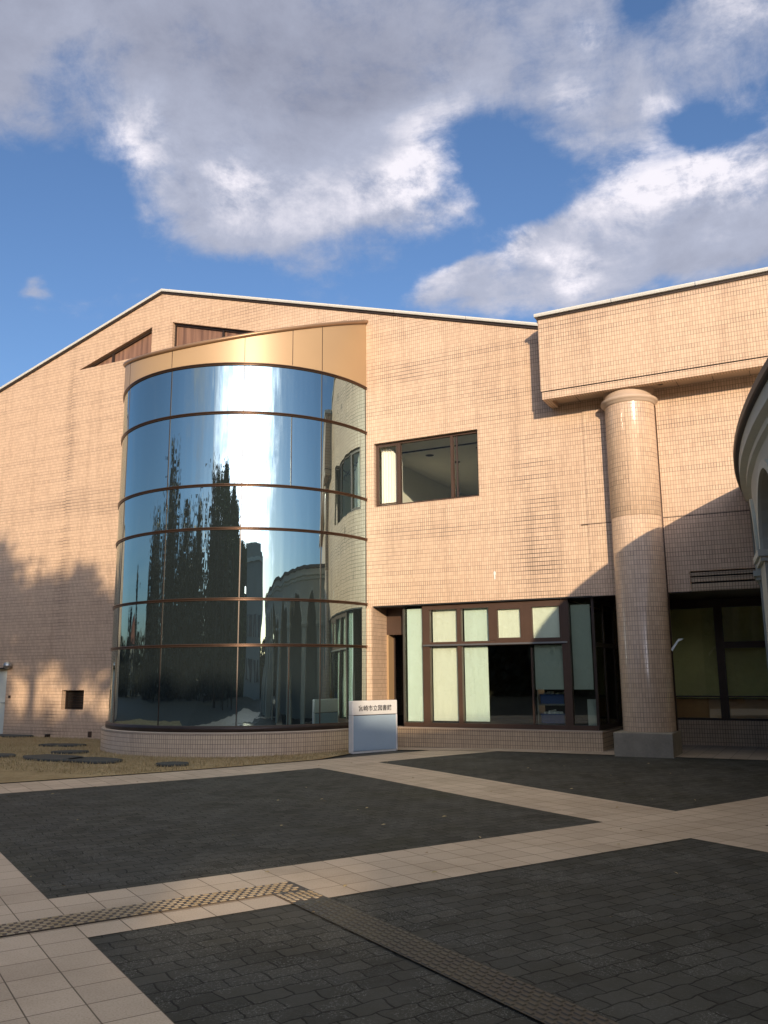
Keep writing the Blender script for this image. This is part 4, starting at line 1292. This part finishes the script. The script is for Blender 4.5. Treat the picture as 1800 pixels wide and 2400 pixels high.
for i, (az, dist, h, r, lab) in enumerate([(-71, 50, 9.2, 3.2, 'dark cypress with twin tips far left in the reflection'), (-80, 52, 6.2, 2.6, 'lowest thin cypress at the far left of the reflection')]):
    x, y = polar(az, dist)
    tree(x, y, h, r, 'cypress_tree', lab, 130 + i, n=3500, size=.36)
# the trees whose shade lies on the left part of the wall and over the plaza
def shade(u, dist, top, r, seed, label, n=4000, kind='broadleaf_tree', size=.30):
    p = along(u, dist)
    h = top + dist * math.tan(SUN_EL)
    return tree(p.x, p.y, h, r, kind, label, seed, n=n, size=size, group='broadleaf trees that shade the library')
SHADE = [(-10.0, 22, 4.8, 1.5, 2.6, 3000, 'tallest broadleaf tree, its shade reaches the left photo edge'),
         (-8.1, 20, 3.75, 1.1, 1.7, 1900, 'broadleaf tree casting the shade left of the square wall vent'),
         (-6.8, 23, 3.75, 1.2, 1.9, 2200, 'round broadleaf tree casting the middle shade blob on the wall'),
         (-5.4, 21, 3.1, 1.2, 1.7, 2000, 'broadleaf tree casting the shade that touches the drum'),
         (-12.6, 22, 4.5, 1.8, 2.5, 3000, 'broadleaf tree at the outer end of the shading row'),
         (-9.7, 24, 2.3, 1.1, 2.2, 1800, 'low broadleaf tree shading the wall beside the pale door')]
for i, (u, dist, top, r, dep, n_, lab) in enumerate(SHADE):
    p = along(u, dist); h = top + wallrun(u, dist) * math.tan(SUN_EL)
    tree(p.x, p.y, h, r, 'broadleaf_tree', lab, 200 + i, n=int(n_ * 1.5), size=.20, h0=h - dep, group='broadleaf trees that shade the library')
# tall evergreen screen, keeps the plaza in shade; one gap lets a patch of sun through
rnd = random.Random(5)
hr = empty('tall_hedge', 'high dense evergreen screen opposite the library, mirrored dark in the lower glass', 'hedge')
hd = MB()
GU0, GU1, GZ0, GZ1 = -1.2, .15, 7.42, 8.02
for i in range(20000):
    u = rnd.uniform(-24, .5)
    dist = 44 + rnd.uniform(-1.0, 1.0)
    p = along(u, dist)
    top = .50 + .10 * noise.noise(Vector((u * .8, 0, 3))) + wallrun(u, dist) * math.tan(SUN_EL)
    z = rnd.uniform(0, 1) ** .8 * top
    dv = Vector((rnd.gauss(0, 1), rnd.gauss(0, 1), rnd.gauss(0, 1))).normalized(); ev = dv.orthogonal().normalized()
    s = rnd.uniform(.3, .6)
    if u > .18: continue
    if GU0 - .7 < u < GU1 + .7 and GZ0 - .7 < z < GZ1 + .7: continue
    c = Vector((p.x, p.y, z))
    hd.face([c, c + dv * s * .5 + ev * s * .35, c + dv * s, c + dv * s * .5 - ev * s * .35])
core = MB(); HT = .42 + wallrun(.2, 44) * math.tan(SUN_EL)
for k in range(12): slab(core, -24 + k * 1.9, -24 + (k + 1) * 1.9, 43.6, 44.4, -.1, .44 + wallrun(-24 + (k + 1) * 1.9, 44) * math.tan(SUN_EL)); slab(core, GU0, .17, 43.6, 44.4, -.1, GZ0); slab(core, GU0, .17, 43.6, 44.4, GZ1, HT)
hd.build('foliage', M['leaf_green'], hr, merge=False); core.build('hedge_core', M['leaf_dark'], hr)
# far belt of trees that closes the view behind the plaza
fb = MB()
for i in range(26000):
    az = rnd.uniform(-100, 75); dist = rnd.choice((56, 66, 80)) + rnd.uniform(-2, 2)
    if 20 < az < 44 and dist < 74: continue
    x, y = polar(az, dist)
    top = (3.6 + 2.0 * noise.noise(Vector((az * .12, dist * .1, 0))) + 1.0 * noise.noise(Vector((az * .5, dist, 4)))) * dist / 56
    z = rnd.random() * top
    dv = Vector((rnd.gauss(0, 1), rnd.gauss(0, 1), rnd.gauss(0, 1))).normalized(); ev = dv.orthogonal().normalized()
    s = rnd.uniform(.6, 1.3)
    c = Vector((x, y, z))
    fb.face([c, c + dv * s * .5 + ev * s * .4, c + dv * s, c + dv * s * .5 - ev * s * .4])
tag(fb.build('tree_belt', M['leaf_dark'], merge=False), 'distant belt of dark trees behind the plaza, seen only in reflections', kind='stuff')
# a house far left in the reflection
hs = empty('red_roofed_house', 'small house with a dull red roof far left in the reflection', 'house')
hx, hy = polar(-76, 60)
m_ = MB(); m_.box(hx - 5, hx + 5, hy - 4, hy + 4, -.1, 4.2); m_.build('wall', M['towerwall'], hs)
m_ = MB()
for sy in (-1, 1): m_.face([(hx - 5.5, hy + sy * 4.6, 4.0), (hx + 5.5, hy + sy * 4.6, 4.0), (hx + 5.5, hy, 6.6), (hx - 5.5, hy, 6.6)])
m_.face([(hx - 5.4, hy - 4.4, 4.1), (hx - 5.4, hy + 4.4, 4.1), (hx - 5.4, hy, 6.55)]); m_.face([(hx + 5.4, hy - 4.4, 4.1), (hx + 5.4, hy + 4.4, 4.1), (hx + 5.4, hy, 6.55)])
m_.build('roof', M['redroof'], hs)

# ------------------------------------------------------------------ survey units -> metres
done = set()
S4 = Matrix.Scale(SC, 4)
for o in bpy.data.objects:
    if o is cam or o is sun: continue
    o.location = o.location * SC
    if o.type == 'MESH' and o.data.name not in done:
        o.data.transform(S4); done.add(o.data.name)
    for m in o.modifiers:
        if m.type == 'BEVEL': m.width *= SC
        if m.type == 'SOLIDIFY': m.thickness *= SC
